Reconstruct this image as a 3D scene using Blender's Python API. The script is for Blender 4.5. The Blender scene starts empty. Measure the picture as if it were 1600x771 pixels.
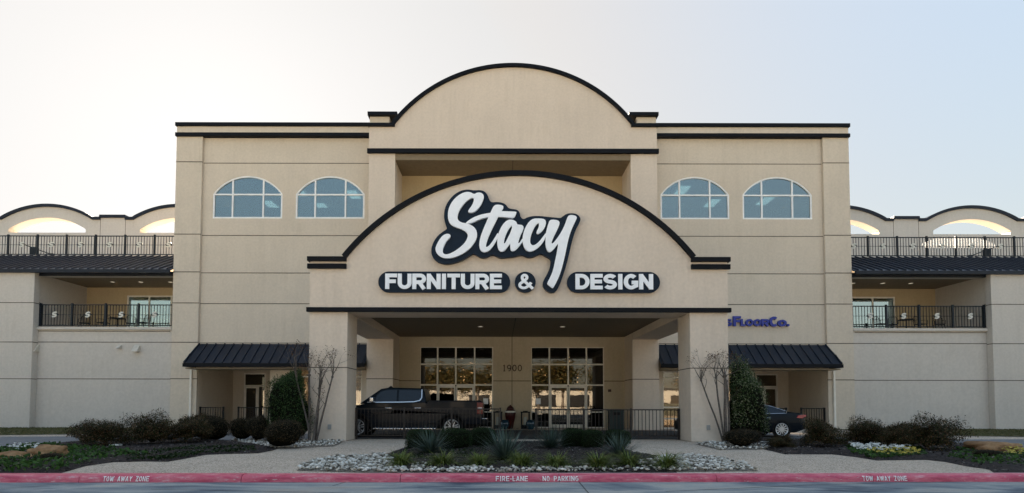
import bpy, bmesh, math, random
import numpy as np
from math import sin, cos, pi, radians
from mathutils import Vector, Matrix
from mathutils.geometry import tessellate_polygon
random.seed(7); RNG = np.random.default_rng(11)
S = bpy.context.scene
COL = S.collection

# ------------------------------------------------------------------ camera
F, CX, HY, PITCH, EYE = 880.0, 780.0, 629.0, radians(2.4), 1.4
CAMX = -0.70
CYP = HY - F*math.tan(PITCH)
cam = bpy.data.cameras.new('camera'); camo = bpy.data.objects.new('camera', cam); COL.objects.link(camo)
cam.sensor_width = 36; cam.lens = 36*F/1600
cam.shift_x = (800-CX)/1600; cam.shift_y = -(385.5-CYP)/1600
cam.clip_end = 3000; cam.clip_start = 0.05
camo.location = (CAMX, 0, EYE)
camo.rotation_euler = (Matrix.Rotation(pi/2+PITCH, 3, 'X') @ Matrix.Rotation(radians(0.10), 3, 'Z')).to_euler()
S.camera = camo

# ------------------------------------------------------------------ world, sun, exposure
SUN_EL, SUN_AZ = radians(21.5), radians(-27)        # azimuth from +Y, negative = towards -X (sun behind the store, on its left)
SKYG, SKYT = 0.11, (1.19, 1.04, 0.84)
w = bpy.data.worlds.new('World'); S.world = w; w.use_nodes = True
nt = w.node_tree; nt.nodes.clear()
sky = nt.nodes.new('ShaderNodeTexSky'); sky.sky_type = 'NISHITA'; sky.sun_disc = False
sky.sun_elevation = SUN_EL; sky.sun_rotation = SUN_AZ
sky.air_density = 1.0; sky.dust_density = 2.6; sky.ozone_density = 1.6
bgn = nt.nodes.new('ShaderNodeBackground'); bgn.inputs['Strength'].default_value = 0.063
out = nt.nodes.new('ShaderNodeOutputWorld')
bw = nt.nodes.new('ShaderNodeRGBToBW'); pw = nt.nodes.new('ShaderNodeMath'); pw.operation = 'POWER'; pw.inputs[1].default_value = SKYG-1
vm = nt.nodes.new('ShaderNodeVectorMath'); vm.operation = 'SCALE'; vt = nt.nodes.new('ShaderNodeVectorMath'); vt.operation = 'MULTIPLY'; vt.inputs[1].default_value = SKYT
nt.links.new(sky.outputs[0], bw.inputs[0]); nt.links.new(bw.outputs[0], pw.inputs[0]); nt.links.new(sky.outputs[0], vm.inputs[0]); nt.links.new(pw.outputs[0], vm.inputs['Scale'])
nt.links.new(vm.outputs[0], vt.inputs[0]); mr = nt.nodes.new('ShaderNodeMapRange'); mr.inputs['From Min'].default_value = 1.0; mr.inputs['From Max'].default_value = 6.0; mr.inputs['To Max'].default_value = .92
b2 = nt.nodes.new('ShaderNodeRGBToBW'); mxs = nt.nodes.new('ShaderNodeMix'); mxs.data_type = 'RGBA'
nt.links.new(bw.outputs[0], mr.inputs[0]); nt.links.new(mr.outputs[0], mxs.inputs[0]); nt.links.new(vt.outputs[0], b2.inputs[0]); nt.links.new(vt.outputs[0], mxs.inputs[6]); nt.links.new(b2.outputs[0], mxs.inputs[7])
nt.links.new(mxs.outputs[2], bgn.inputs[0]); nt.links.new(bgn.outputs[0], out.inputs[0])
sl = bpy.data.lights.new('sun', 'SUN'); sl.energy = 5.0; sl.angle = radians(0.6); sl.color = (1, 0.86, 0.68)
slo = bpy.data.objects.new('sun', sl); COL.objects.link(slo)
sd = Vector((sin(SUN_AZ)*cos(SUN_EL), cos(SUN_AZ)*cos(SUN_EL), sin(SUN_EL)))
slo.rotation_euler = sd.to_track_quat('Z', 'Y').to_euler()
S.view_settings.view_transform = 'Standard'; S.view_settings.look = 'None'
S.view_settings.exposure = 3.36; S.view_settings.gamma = 1

# ------------------------------------------------------------------ measuring helpers (photo pixel + real depth -> metres)
def PX(px, py, Y):
    u = (px-CX)/F; v = (CYP-py)/F
    return CAMX + u*Y/(cos(PITCH)-v*sin(PITCH))
def PZ(py, Y):
    v = (CYP-py)/F
    return EYE + Y*(sin(PITCH)+v*cos(PITCH))/(cos(PITCH)-v*sin(PITCH))
def G(px, py, z=0.0):
    u = (px-CX)/F; v = (CYP-py)/F
    t = (z-EYE)/(sin(PITCH)+v*cos(PITCH))
    return (CAMX+u*t, (cos(PITCH)-v*sin(PITCH))*t)

# ------------------------------------------------------------------ mesh helpers
class MB:
    def __init__(s): s.v = []; s.f = []; s.m = []
    def add(s, vs, fs, mi=0):
        o = len(s.v); s.v += [tuple(p) for p in vs]; s.f += [tuple(i+o for i in f) for f in fs]; s.m += [mi]*len(fs); return s
    def box(s, x0, x1, y0, y1, z0, z1, mi=0):
        return s.add([(x0,y0,z0),(x1,y0,z0),(x1,y1,z0),(x0,y1,z0),(x0,y0,z1),(x1,y0,z1),(x1,y1,z1),(x0,y1,z1)],
                     [(0,3,2,1),(4,5,6,7),(0,1,5,4),(1,2,6,5),(2,3,7,6),(3,0,4,7)], mi)
    def prism(s, loops, y0, y1, mi=0, axis='Y'):
        """loops: outer polygon + holes in (a,b); extruded along axis"""
        if not isinstance(loops[0][0], (tuple, list)): loops = [loops]
        flat = [p for l in loops for p in l]
        tris = tessellate_polygon([[Vector((p[0], p[1], 0)) for p in l] for l in loops])
        n = len(flat)
        if axis == 'Y': P = lambda p, t: (p[0], t, p[1])
        elif axis == 'Z': P = lambda p, t: (p[0], p[1], t)
        else: P = lambda p, t: (t, p[0], p[1])
        vs = [P(p, y0) for p in flat]+[P(p, y1) for p in flat]
        fs = [(a,b,c) for a,b,c in tris]+[(n+c,n+b,n+a) for a,b,c in tris]
        o = 0
        for l in loops:
            k = len(l)
            for i in range(k):
                j = (i+1) % k; fs.append((o+i, o+j, n+o+j, n+o+i))
            o += k
        return s.add(vs, fs, mi)
    def tube(s, pts, r, n=8, mi=0, cap=True):
        pts = [Vector(p) for p in pts]; rs = r if isinstance(r, (list, tuple)) else [r]*len(pts)
        vs = []; fs = []
        up = Vector((0.123, 0.9, 0.41)).normalized()
        for i, p in enumerate(pts):
            d = (pts[min(i+1, len(pts)-1)]-pts[max(i-1, 0)]).normalized()
            a = d.cross(up); 
            if a.length < 1e-3: a = d.cross(Vector((1,0,0)))
            a.normalize(); b = d.cross(a)
            for k in range(n):
                t = 2*pi*k/n; vs.append(p+(a*cos(t)+b*sin(t))*rs[i])
        for i in range(len(pts)-1):
            for k in range(n):
                k2 = (k+1) % n; fs.append((i*n+k, i*n+k2, (i+1)*n+k2, (i+1)*n+k))
        if cap: fs.append(tuple(range(n))[::-1]); fs.append(tuple((len(pts)-1)*n+k for k in range(n)))
        return s.add(vs, fs, mi)
    def lathe(s, prof, c=(0,0,0), n=24, mi=0, axis='Z'):
        vs = []; fs = []
        for r, h in prof:
            for k in range(n):
                t = 2*pi*k/n
                if axis == 'Z': vs.append((c[0]+r*cos(t), c[1]+r*sin(t), c[2]+h))
                else: vs.append((c[0]+r*cos(t), c[1]+h, c[2]+r*sin(t)))
        for i in range(len(prof)-1):
            for k in range(n):
                k2 = (k+1) % n; fs.append((i*n+k, i*n+k2, (i+1)*n+k2, (i+1)*n+k))
        return s.add(vs, fs, mi)
    def build(s, name, mats, parent=None, smooth=None, bevel=0, recalc=True):
        me = bpy.data.meshes.new(name); me.from_pydata(s.v, [], s.f)
        if not isinstance(mats, (list, tuple)): mats = [mats]
        for m in mats: me.materials.append(m)
        if len(mats) > 1: me.polygons.foreach_set('material_index', s.m)
        if recalc:
            bm = bmesh.new(); bm.from_mesh(me); bmesh.ops.recalc_face_normals(bm, faces=bm.faces); bm.to_mesh(me); bm.free()
        if smooth is not None:
            me.shade_smooth() if hasattr(me, 'shade_smooth') else None
            me.set_sharp_from_angle(angle=radians(smooth))
        me.update()
        o = bpy.data.objects.new(name, me); COL.objects.link(o)
        if bevel:
            b = o.modifiers.new('bevel', 'BEVEL'); b.width = bevel; b.segments = 2; b.limit_method = 'ANGLE'; b.angle_limit = radians(40)
        if parent is not None: setparent(o, parent)
        return o
def setparent(o, p):
    o.parent = p
    M = Matrix.Identity(4); q = p
    if q.parent is None: M = Matrix.LocRotScale(q.location, q.rotation_euler, q.scale).inverted() if q.type == 'EMPTY' else Matrix.Identity(4)
    o.matrix_parent_inverse = M
def tag(o, label=None, cat=None, group=None, kind=None):
    if label: o['label'] = label
    if cat: o['category'] = cat
    if group: o['group'] = group
    if kind: o['kind'] = kind
    return o
def empty(name, loc=(0,0,0), label=None, cat=None, group=None):
    o = bpy.data.objects.new(name, None); COL.objects.link(o); o.location = loc; o.empty_display_size = 0.2
    return tag(o, label, cat, group)
def copy_tree(o, parent=None):
    c = o.copy(); COL.objects.link(c)
    if parent is not None: c.parent = parent
    for ch in [x for x in o.children]: copy_tree(ch, c)
    return c

# ------------------------------------------------------------------ materials
def newmat(name):
    m = bpy.data.materials.new(name); m.use_nodes = True; nt = m.node_tree
    return m, nt, nt.nodes['Principled BSDF'], nt.nodes['Material Output']
def N(nt, t, **kw):
    n = nt.nodes.new(t)
    for k, v in kw.items():
        if k in n.inputs: n.inputs[k].default_value = v
        else: setattr(n, k, v)
    return n
def ramp(nt, stops):
    n = nt.nodes.new('ShaderNodeValToRGB'); e = n.color_ramp.elements
    while len(e) < len(stops): e.new(0.5)
    for i, (p, c) in enumerate(stops): e[i].position = p; e[i].color = (*c, 1) if len(c) == 3 else c
    return n
def plain(name, col, rough=0.5, metal=0, spec=0.5, var=0.0, scale=6, bump=0, bscale=60, coat=0):
    m, nt, b, o = newmat(name); b.inputs['Base Color'].default_value = (*col, 1)
    b.inputs['Roughness'].default_value = rough; b.inputs['Metallic'].default_value = metal
    b.inputs['Specular IOR Level'].default_value = spec; b.inputs['Coat Weight'].default_value = coat; b.inputs['Coat Roughness'].default_value = 0.03
    if var or bump: tc = N(nt, 'ShaderNodeTexCoord')
    if var:
        n = N(nt, 'ShaderNodeTexNoise', Scale=scale, Detail=6.0); nt.links.new(tc.outputs['Object'], n.inputs['Vector'])
        r = ramp(nt, [(0.3, tuple(c*(1-var) for c in col)), (0.7, tuple(min(1, c*(1+var)) for c in col))])
        nt.links.new(n.outputs['Fac'], r.inputs[0]); nt.links.new(r.outputs[0], b.inputs['Base Color'])
    if bump:
        n = N(nt, 'ShaderNodeTexNoise', Scale=bscale, Detail=4.0); nt.links.new(tc.outputs['Object'], n.inputs['Vector'])
        bp = N(nt, 'ShaderNodeBump', Strength=bump, Distance=0.02); nt.links.new(n.outputs['Fac'], bp.inputs['Height']); nt.links.new(bp.outputs[0], b.inputs['Normal'])
    return m
def stucco(name, col, stain=0.10):
    m, nt, b, o = newmat(name); L = nt.links.new
    b.inputs['Roughness'].default_value = 0.92; b.inputs['Specular IOR Level'].default_value = 0.2
    tc = N(nt, 'ShaderNodeTexCoord')
    n1 = N(nt, 'ShaderNodeTexNoise', Scale=0.45, Detail=8.0, Roughness=0.62); L(tc.outputs['Object'], n1.inputs['Vector'])
    mp = N(nt, 'ShaderNodeMapping'); mp.inputs['Scale'].default_value = (2.6, 2.6, 0.16); L(tc.outputs['Object'], mp.inputs['Vector'])
    n2 = N(nt, 'ShaderNodeTexNoise', Scale=1.0, Detail=7.0, Roughness=0.7); L(mp.outputs[0], n2.inputs['Vector'])
    n3 = N(nt, 'ShaderNodeTexNoise', Scale=9.0, Detail=6.0); L(tc.outputs['Object'], n3.inputs['Vector'])
    r1 = ramp(nt, [(0.25, tuple(c*(1-stain*1.1) for c in col)), (0.75, tuple(c*(1+stain*0.7) for c in col))]); L(n1.outputs['Fac'], r1.inputs[0])
    r2 = ramp(nt, [(0.2, (1-stain*1.1, 1-stain*1.15, 1-stain*1.2)), (0.55, (1,1,1))]); L(n2.outputs['Fac'], r2.inputs[0])
    r3 = ramp(nt, [(0.25, (0.93,0.93,0.93)), (0.75, (1.05,1.05,1.05))]); L(n3.outputs['Fac'], r3.inputs[0])
    a = N(nt, 'ShaderNodeMix', data_type='RGBA', blend_type='MULTIPLY'); a.inputs[0].default_value = 1
    L(r1.outputs[0], a.inputs[6]); L(r2.outputs[0], a.inputs[7])
    c = N(nt, 'ShaderNodeMix', data_type='RGBA', blend_type='MULTIPLY'); c.inputs[0].default_value = 1
    L(a.outputs[2], c.inputs[6]); L(r3.outputs[0], c.inputs[7]); L(c.outputs[2], b.inputs['Base Color'])
    m4 = N(nt, 'ShaderNodeMapping'); m4.inputs['Scale'].default_value = (5.5, 5.5, .42); L(tc.outputs['Object'], m4.inputs['Vector'])
    n4 = N(nt, 'ShaderNodeTexNoise', Scale=1.0, Detail=4.0, Roughness=.55); L(m4.outputs[0], n4.inputs['Vector'])
    n5 = N(nt, 'ShaderNodeTexNoise', Scale=.8, Detail=3.0); L(tc.outputs['Object'], n5.inputs['Vector'])
    mm = N(nt, 'ShaderNodeMath', operation='MULTIPLY'); L(n4.outputs['Fac'], mm.inputs[0]); L(n5.outputs['Fac'], mm.inputs[1])
    r4 = ramp(nt, [(.31, (1,1,1)), (.42, (.955,.95,.94))]); L(mm.outputs[0], r4.inputs[0])
    d_ = N(nt, 'ShaderNodeMix', data_type='RGBA', blend_type='MULTIPLY'); d_.inputs[0].default_value = 1
    L(c.outputs[2], d_.inputs[6]); L(r4.outputs[0], d_.inputs[7]); L(d_.outputs[2], b.inputs['Base Color'])
    nb = N(nt, 'ShaderNodeTexNoise', Scale=70.0, Detail=4.0); L(tc.outputs['Object'], nb.inputs['Vector'])
    bp = N(nt, 'ShaderNodeBump', Strength=0.35, Distance=0.01); L(nb.outputs['Fac'], bp.inputs['Height']); L(bp.outputs[0], b.inputs['Normal'])
    return m
def glass(name, tint, refl, rtint=(1,1,1), rough=0.0):
    m, nt, b, o = newmat(name); nt.nodes.remove(b); L = nt.links.new
    t = N(nt, 'ShaderNodeBsdfTransparent'); t.inputs[0].default_value = (*tint, 1)
    g = N(nt, 'ShaderNodeBsdfGlossy', Roughness=rough); g.inputs[0].default_value = (*rtint, 1)
    tc = N(nt, 'ShaderNodeTexCoord'); n = N(nt, 'ShaderNodeTexNoise', Scale=1.3, Detail=2.0); L(tc.outputs['Object'], n.inputs['Vector'])
    bp = N(nt, 'ShaderNodeBump', Strength=0.014, Distance=0.05); L(n.outputs['Fac'], bp.inputs['Height']); L(bp.outputs[0], g.inputs['Normal'])
    fr = N(nt, 'ShaderNodeLayerWeight', Blend=0.25)
    mr = N(nt, 'ShaderNodeMapRange'); mr.inputs['To Min'].default_value = refl; mr.inputs['To Max'].default_value = 1.0
    L(fr.outputs['Fresnel'], mr.inputs[0])
    mx = N(nt, 'ShaderNodeMixShader'); L(mr.outputs[0], mx.inputs[0]); L(t.outputs[0], mx.inputs[1]); L(g.outputs[0], mx.inputs[2]); L(mx.outputs[0], o.inputs[0])
    return m
def emit(name, col, s):
    m, nt, b, o = newmat(name); b.inputs['Base Color'].default_value = (*col, 1)
    b.inputs['Emission Color'].default_value = (*col, 1); b.inputs['Emission Strength'].default_value = s
    return m
def leafmat(name, cols, rough=0.5, trans=0.25):
    m, nt, b, o = newmat(name); L = nt.links.new
    g = N(nt, 'ShaderNodeNewGeometry'); r = ramp(nt, [(i/(max(1,len(cols)-1)), c) for i, c in enumerate(cols)])
    L(g.outputs['Random Per Island'], r.inputs[0]); L(r.outputs[0], b.inputs['Base Color'])
    b.inputs['Roughness'].default_value = rough; b.inputs['Specular IOR Level'].default_value = 0.12
    t = N(nt, 'ShaderNodeBsdfTranslucent'); L(r.outputs[0], t.inputs[0])
    mx = N(nt, 'ShaderNodeMixShader'); mx.inputs[0].default_value = trans
    L(b.outputs[0], mx.inputs[1]); L(t.outputs[0], mx.inputs[2]); L(mx.outputs[0], o.inputs[0])
    return m
def ground_mat(name, cols, scale, speck=None, bump=0.4, bscale=80, rough=0.9, stretch=(1,1,1), big=None, detail=8.0):
    m, nt, b, o = newmat(name); L = nt.links.new; b.inputs['Roughness'].default_value = rough; b.inputs['Specular IOR Level'].default_value = 0.25
    tc = N(nt, 'ShaderNodeTexCoord'); mp = N(nt, 'ShaderNodeMapping'); mp.inputs['Scale'].default_value = stretch; L(tc.outputs['Object'], mp.inputs['Vector'])
    n1 = N(nt, 'ShaderNodeTexNoise', Scale=scale, Detail=detail, Roughness=0.65); L(mp.outputs[0], n1.inputs['Vector'])
    r = ramp(nt, [(0.28+0.44*i/(len(cols)-1), c) for i, c in enumerate(cols)]); L(n1.outputs['Fac'], r.inputs[0]); last = r.outputs[0]
    if speck:
        v = N(nt, 'ShaderNodeTexVoronoi', Scale=speck[0]); L(tc.outputs['Object'], v.inputs['Vector'])
        sp = N(nt, 'ShaderNodeSeparateColor'); L(v.outputs['Color'], sp.inputs[0])
        rr = ramp(nt, [(i/(len(speck[1])-1), c) for i, c in enumerate(speck[1])]); L(sp.outputs[0], rr.inputs[0])
        a = N(nt, 'ShaderNodeMix', data_type='RGBA', blend_type='MULTIPLY'); a.inputs[0].default_value = 1; L(last, a.inputs[6]); L(rr.outputs[0], a.inputs[7]); last = a.outputs[2]
    if big:
        n2 = N(nt, 'ShaderNodeTexNoise', Scale=big[0], Detail=5.0, Roughness=0.6, Distortion=0.6); L(mp.outputs[0], n2.inputs['Vector'])
        rr = ramp(nt, [(0.35+0.3*i/(len(big[1])-1), c) for i, c in enumerate(big[1])]); L(n2.outputs['Fac'], rr.inputs[0])
        a = N(nt, 'ShaderNodeMix', data_type='RGBA', blend_type='MULTIPLY'); a.inputs[0].default_value = 1; L(last, a.inputs[6]); L(rr.outputs[0], a.inputs[7]); last = a.outputs[2]
    L(last, b.inputs['Base Color'])
    nb = N(nt, 'ShaderNodeTexNoise', Scale=bscale, Detail=5.0); L(tc.outputs['Object'], nb.inputs['Vector'])
    bp = N(nt, 'ShaderNodeBump', Strength=bump, Distance=0.015); L(nb.outputs['Fac'], bp.inputs['Height']); L(bp.outputs[0], b.inputs['Normal'])
    return m

STU = stucco('stucco', (0.64, 0.55, 0.44), .06); STU_C = stucco('stucco_pink', (0.68, 0.575, 0.47), .06); STU_W = stucco('stucco_wing', (0.60, 0.545, 0.48), 0.05)
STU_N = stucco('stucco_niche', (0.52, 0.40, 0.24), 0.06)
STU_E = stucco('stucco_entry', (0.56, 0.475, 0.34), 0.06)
IRONF = plain('fence_iron', (0.026, 0.021, 0.018), 0.5, spec=.3)
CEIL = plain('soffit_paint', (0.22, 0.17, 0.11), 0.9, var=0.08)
JNT = plain('groove_shade', (0.10, 0.078, 0.055), 0.9, var=0.3, scale=3)  # dark strips stand in for the shade in the recessed wall joints
TRIM = plain('dark_trim', (0.0035, 0.0045, 0.007), 0.6, spec=0.15, var=0.3, scale=2)
NAVYM = plain('navy_metal', (0.005, 0.009, 0.018), 0.45, spec=0.3, var=0.25, scale=1.2)
NAVYR = plain('navy_roof', (0.022, 0.029, 0.045), 0.42, spec=0.4, var=0.25, scale=1.2)
WHITEM = plain('white_frame', (0.85, 0.84, 0.82), 0.5, var=0.06, scale=4)
CREAM = plain('cream_frame', (0.76, 0.71, 0.62), 0.5, var=0.08, scale=4)
IRON = plain('black_iron', (0.004, 0.004, 0.005), 0.55, spec=.25)
IRONB = plain('blue_iron', (0.008, 0.013, 0.019), 0.5, spec=.3)
SIGNW = plain('sign_white', (0.88, 0.90, 0.93), 0.45, var=0.03, scale=5)
SIGNN = plain('sign_navy', (0.0035, 0.012, 0.026), 0.5, spec=.2, var=0.15, scale=3)
SIGNB = plain('sign_blue', (0.006, 0.022, 0.26), 0.4)
SILV = plain('emblem_silver', (0.62, 0.60, 0.53), 0.4)
GL_A = glass('teal_glass', (0.36, 0.45, 0.46), 0.29, (0.68, 0.82, 0.86))
GL_E = glass('entry_glass', (0.30, 0.28, 0.25), 0.085, (1, 0.95, 0.86))
GL_B = glass('balcony_glass', (0.3, 0.33, 0.33), 0.5, (0.85, 1, 0.97))
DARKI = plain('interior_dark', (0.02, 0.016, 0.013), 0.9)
ROOMI = plain('interior_room', (0.42, 0.47, 0.48), 0.9)
BULB = emit('warm_bulb', (1, 0.62, 0.3), 1.6)
TROF = emit('ceiling_panel', (0.9, 1, 0.95), .18)
DOWN = emit('downlight_lens', (1, 0.86, 0.66), 0.04)
# ------------------------------------------------------------------ stroke lettering
def arc(cx, cy, rx, ry, a0, a1, n=12):
    return [(cx+rx*cos(radians(a0+(a1-a0)*i/n)), cy+ry*sin(radians(a0+(a1-a0)*i/n))) for i in range(n+1)]
def ribbon(path, wd):
    L, R = [], []
    n = len(path); closed = (abs(path[0][0]-path[-1][0])+abs(path[0][1]-path[-1][1])) < 1e-6
    for i in range(n):
        if closed:
            a = path[i-1] if i else path[n-2]; c = path[i+1] if i < n-1 else path[1]
        else: a = path[max(0, i-1)]; c = path[min(n-1, i+1)]
        b = path[i]
        d1 = Vector((b[0]-a[0], b[1]-a[1])); d2 = Vector((c[0]-b[0], c[1]-b[1]))
        if d1.length < 1e-9: d1 = d2
        if d2.length < 1e-9: d2 = d1
        d1.normalize(); d2.normalize(); t = (d1+d2)
        if t.length < 1e-3: t = d1
        t.normalize(); nn = Vector((-t.y, t.x)); k = max(0.45, nn.dot(Vector((-d1.y, d1.x))))
        h = wd/2/k; L.append((b[0]+nn.x*h, b[1]+nn.y*h)); R.append((b[0]-nn.x*h, b[1]-nn.y*h))
    return L, R
def glyph(ch, w, t):
    """strokes of one letter in a box w wide, 1 high, stroke t"""
    h = t/2; x0, x1, y0, y1 = h, w-h, h, 1-h; m = 0.5
    r = min(w, 1)/2-h
    D = {
     'I': [[(w/2, 0), (w/2, 1)]], 'L': [[(x0, 1), (x0, y0), (w, y0)]], 'T': [[(0, y1), (w, y1)], [(w/2, y1), (w/2, 0)]],
     'F': [[(x0, 0), (x0, y1), (w, y1)], [(x0, .5), (w*.9, .5)]],
     'E': [[(w, y1), (x0, y1), (x0, y0), (w, y0)], [(x0, .51), (w*.94, .51)]],
     'U': [[(x0, 1)]+arc(w/2, y0+r, r, r, 180, 360)+[(x1, 1)]],
     'N': [[(x0, 0), (x0, 1)], [(x1, 0), (x1, 1)], [(x0, 1-h*.6), (x1, h*.6)]],
     'R': [[(x0, 0), (x0, y1)]+[(w*.5, y1)]+arc(x1-.22, (y1+.45)/2, .22, (y1-.45)/2, 90, -90)+[(x0, .45)], [(w*.5, .45), (x1+.01, 0)]],
     'P': [[(x0, 0), (x0, y1)]+[(w*.5, y1)]+arc(x1-.22, (y1+.45)/2, .22, (y1-.45)/2, 90, -90)+[(x0, .45)]],
     'K': [[(x0, 0), (x0, 1)], [(x0, .4), (x1, 1)], [(w*.42, .55), (x1, 0)]],
     'A': [[(h*.7, 0), (w/2, 1)], [(w-h*.7, 0), (w/2, 1)], [(w*.22, .28), (w*.78, .28)]],
     'W': [[(h*.6, 1), (w*.28, 0)], [(w*.28, 0), (w*.5, .9)], [(w*.5, .9), (w*.72, 0)], [(w*.72, 0), (w-h*.6, 1)]],
     'Y': [[(h*.7, 1), (w/2, .45)], [(w-h*.7, 1), (w/2, .45)], [(w/2, .5), (w/2, 0)]],
     'Z': [[(0, y1), (x1, y1), (x0, y0), (w, y0)]],
     'D': [[(w*.4, y0), (x0, y0), (x0, y1), (w*.4, y1)], [(w*.38, y1)]+arc(w*.42, .5, x1-w*.42, .5-h, 90, -90, 16)+[(w*.38, y0)]],
     'O': [arc(w/2, .5, w/2-h, .5-h, 0, 360, 24)],
     '0': [arc(w/2, .5, w/2-h, .5-h, 0, 360, 24)],
     'C': [arc(w/2, .5, w/2-h, .5-h, 48, 312, 20)],
     'G': [arc(w/2, .5, w/2-h, .5-h, 45, 300, 20)+[(x1, .24), (x1, .45)], [(w*.55, .45), (w, .45)]],
     'S': [arc(w/2, .5+(.5-h)/2, w/2-h, (.5-h)/2, 25, 270, 16)+arc(w/2, h+(.5-h)/2, w/2-h, (.5-h)/2, 90, -155, 16)[1:]],
     '1': [[(w/2, 0), (w/2, 1)], [(w/2, .93), (w*.2, .8)], [(w*.2, h*.6), (w*.8, h*.6)]],
     '9': [arc(w/2, .66, w/2-h, .34-h, 0, 360, 20), arc(w/2, .5, w/2-h, .5-h, 25, -110, 12)],
     '&': [[(w*.98, .03), (w*.30, .62)]+arc(w*.42, .77, w*.16, .15, 190, -35, 12)+[(w*.34, .50), (w*.2, .42)]+arc(w*.37, .27, w*.27, .19, 150, 300, 10)+[(w*.68, .22), (w*.86, .44)]],
     '.': [[(w/2, 0), (w/2, t*1.1)]], '-': [[(0, .45), (w, .45)]],
    }
    return D[ch]
def letters(text, widths, h, t, track, dep, mat, parent, x0, z0, yf, name='letter', shear=0, as_parts=True, total=None, plane=None):
    """standing letters facing -Y; yf = front face; returns objects"""
    W = sum(widths.get(c, widths['*']) for c in text)+track*(len(text)-1)
    sc = h if total is None else None
    sx = (total/W) if total else h
    x = 0; res = []; allmb = MB()
    for c in text:
        wd = widths.get(c, widths['*'])
        if c != ' ':
            mb = MB() if as_parts else allmb
            for i, st in enumerate(glyph(c, wd, t)):
                tt = t if c != '&' else .165
                Lp, Rp = ribbon(st, tt)
                e0 = yf+0.004*i
                tr = lambda p: (x0+(x+p[0]+shear*p[1])*sx, z0+p[1]*h)
                Lp = [tr(p) for p in Lp]; Rp = [tr(p) for p in Rp]
                n = len(Lp)
                for k in range(n-1):
                    q = [Lp[k], Lp[k+1], Rp[k+1], Rp[k]]; e = e0+.0004*k
                    vs = [(a, e, b) for a, b in q]+[(a, yf+dep, b) for a, b in q]
                    fs = [(0,1,2,3), (7,6,5,4), (0,4,5,1), (2,6,7,3)]
                    if k == 0: fs.append((3,7,4,0))
                    if k == n-2: fs.append((1,5,6,2))
                    if plane: vs = [plane(v) for v in vs]
                    mb.add(vs, fs)
            if as_parts: res.append(mb.build(name, mat, parent))
        x += wd+track
    if not as_parts: res.append(allmb.build(name, mat, parent))
    return res

# ------------------------------------------------------------------ the store building
YM, YB, YE, YC = 29.9, 29.0, 30.8, 20.2
XO, XI, XCO, XCI = 18.08, 16.68, 7.55, 6.17
store = empty('store_building', (0, 30, 0), 'big beige stucco store with arched centre, arched canopy and balconied side wings', 'building')
def part(mb, name, mat, parent=None, **k): return mb.build(name, mat, parent or store, **k)
def arcpts(xc, half, zs, h, n=40):
    R = (half*half+h*h)/(2*h); c = zs+h-R; a = math.asin(min(1, half/R))
    if h > half: a = pi-a
    return [(xc+R*sin(-a+2*a*i/n), c+R*cos(-a+2*a*i/n)) for i in range(n+1)]
def band(pts, t):
    """offset curve outward strip polygon"""
    o = []
    for i, p in enumerate(pts):
        a = pts[max(0, i-1)]; c = pts[min(len(pts)-1, i+1)]
        d = Vector((c[0]-a[0], c[1]-a[1])).normalized(); o.append((p[0]-d.y*t, p[1]+d.x*t))
    return o

zt = PZ(198, YM)               # top of main block
zc1 = PZ(214.5, YM)
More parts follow.
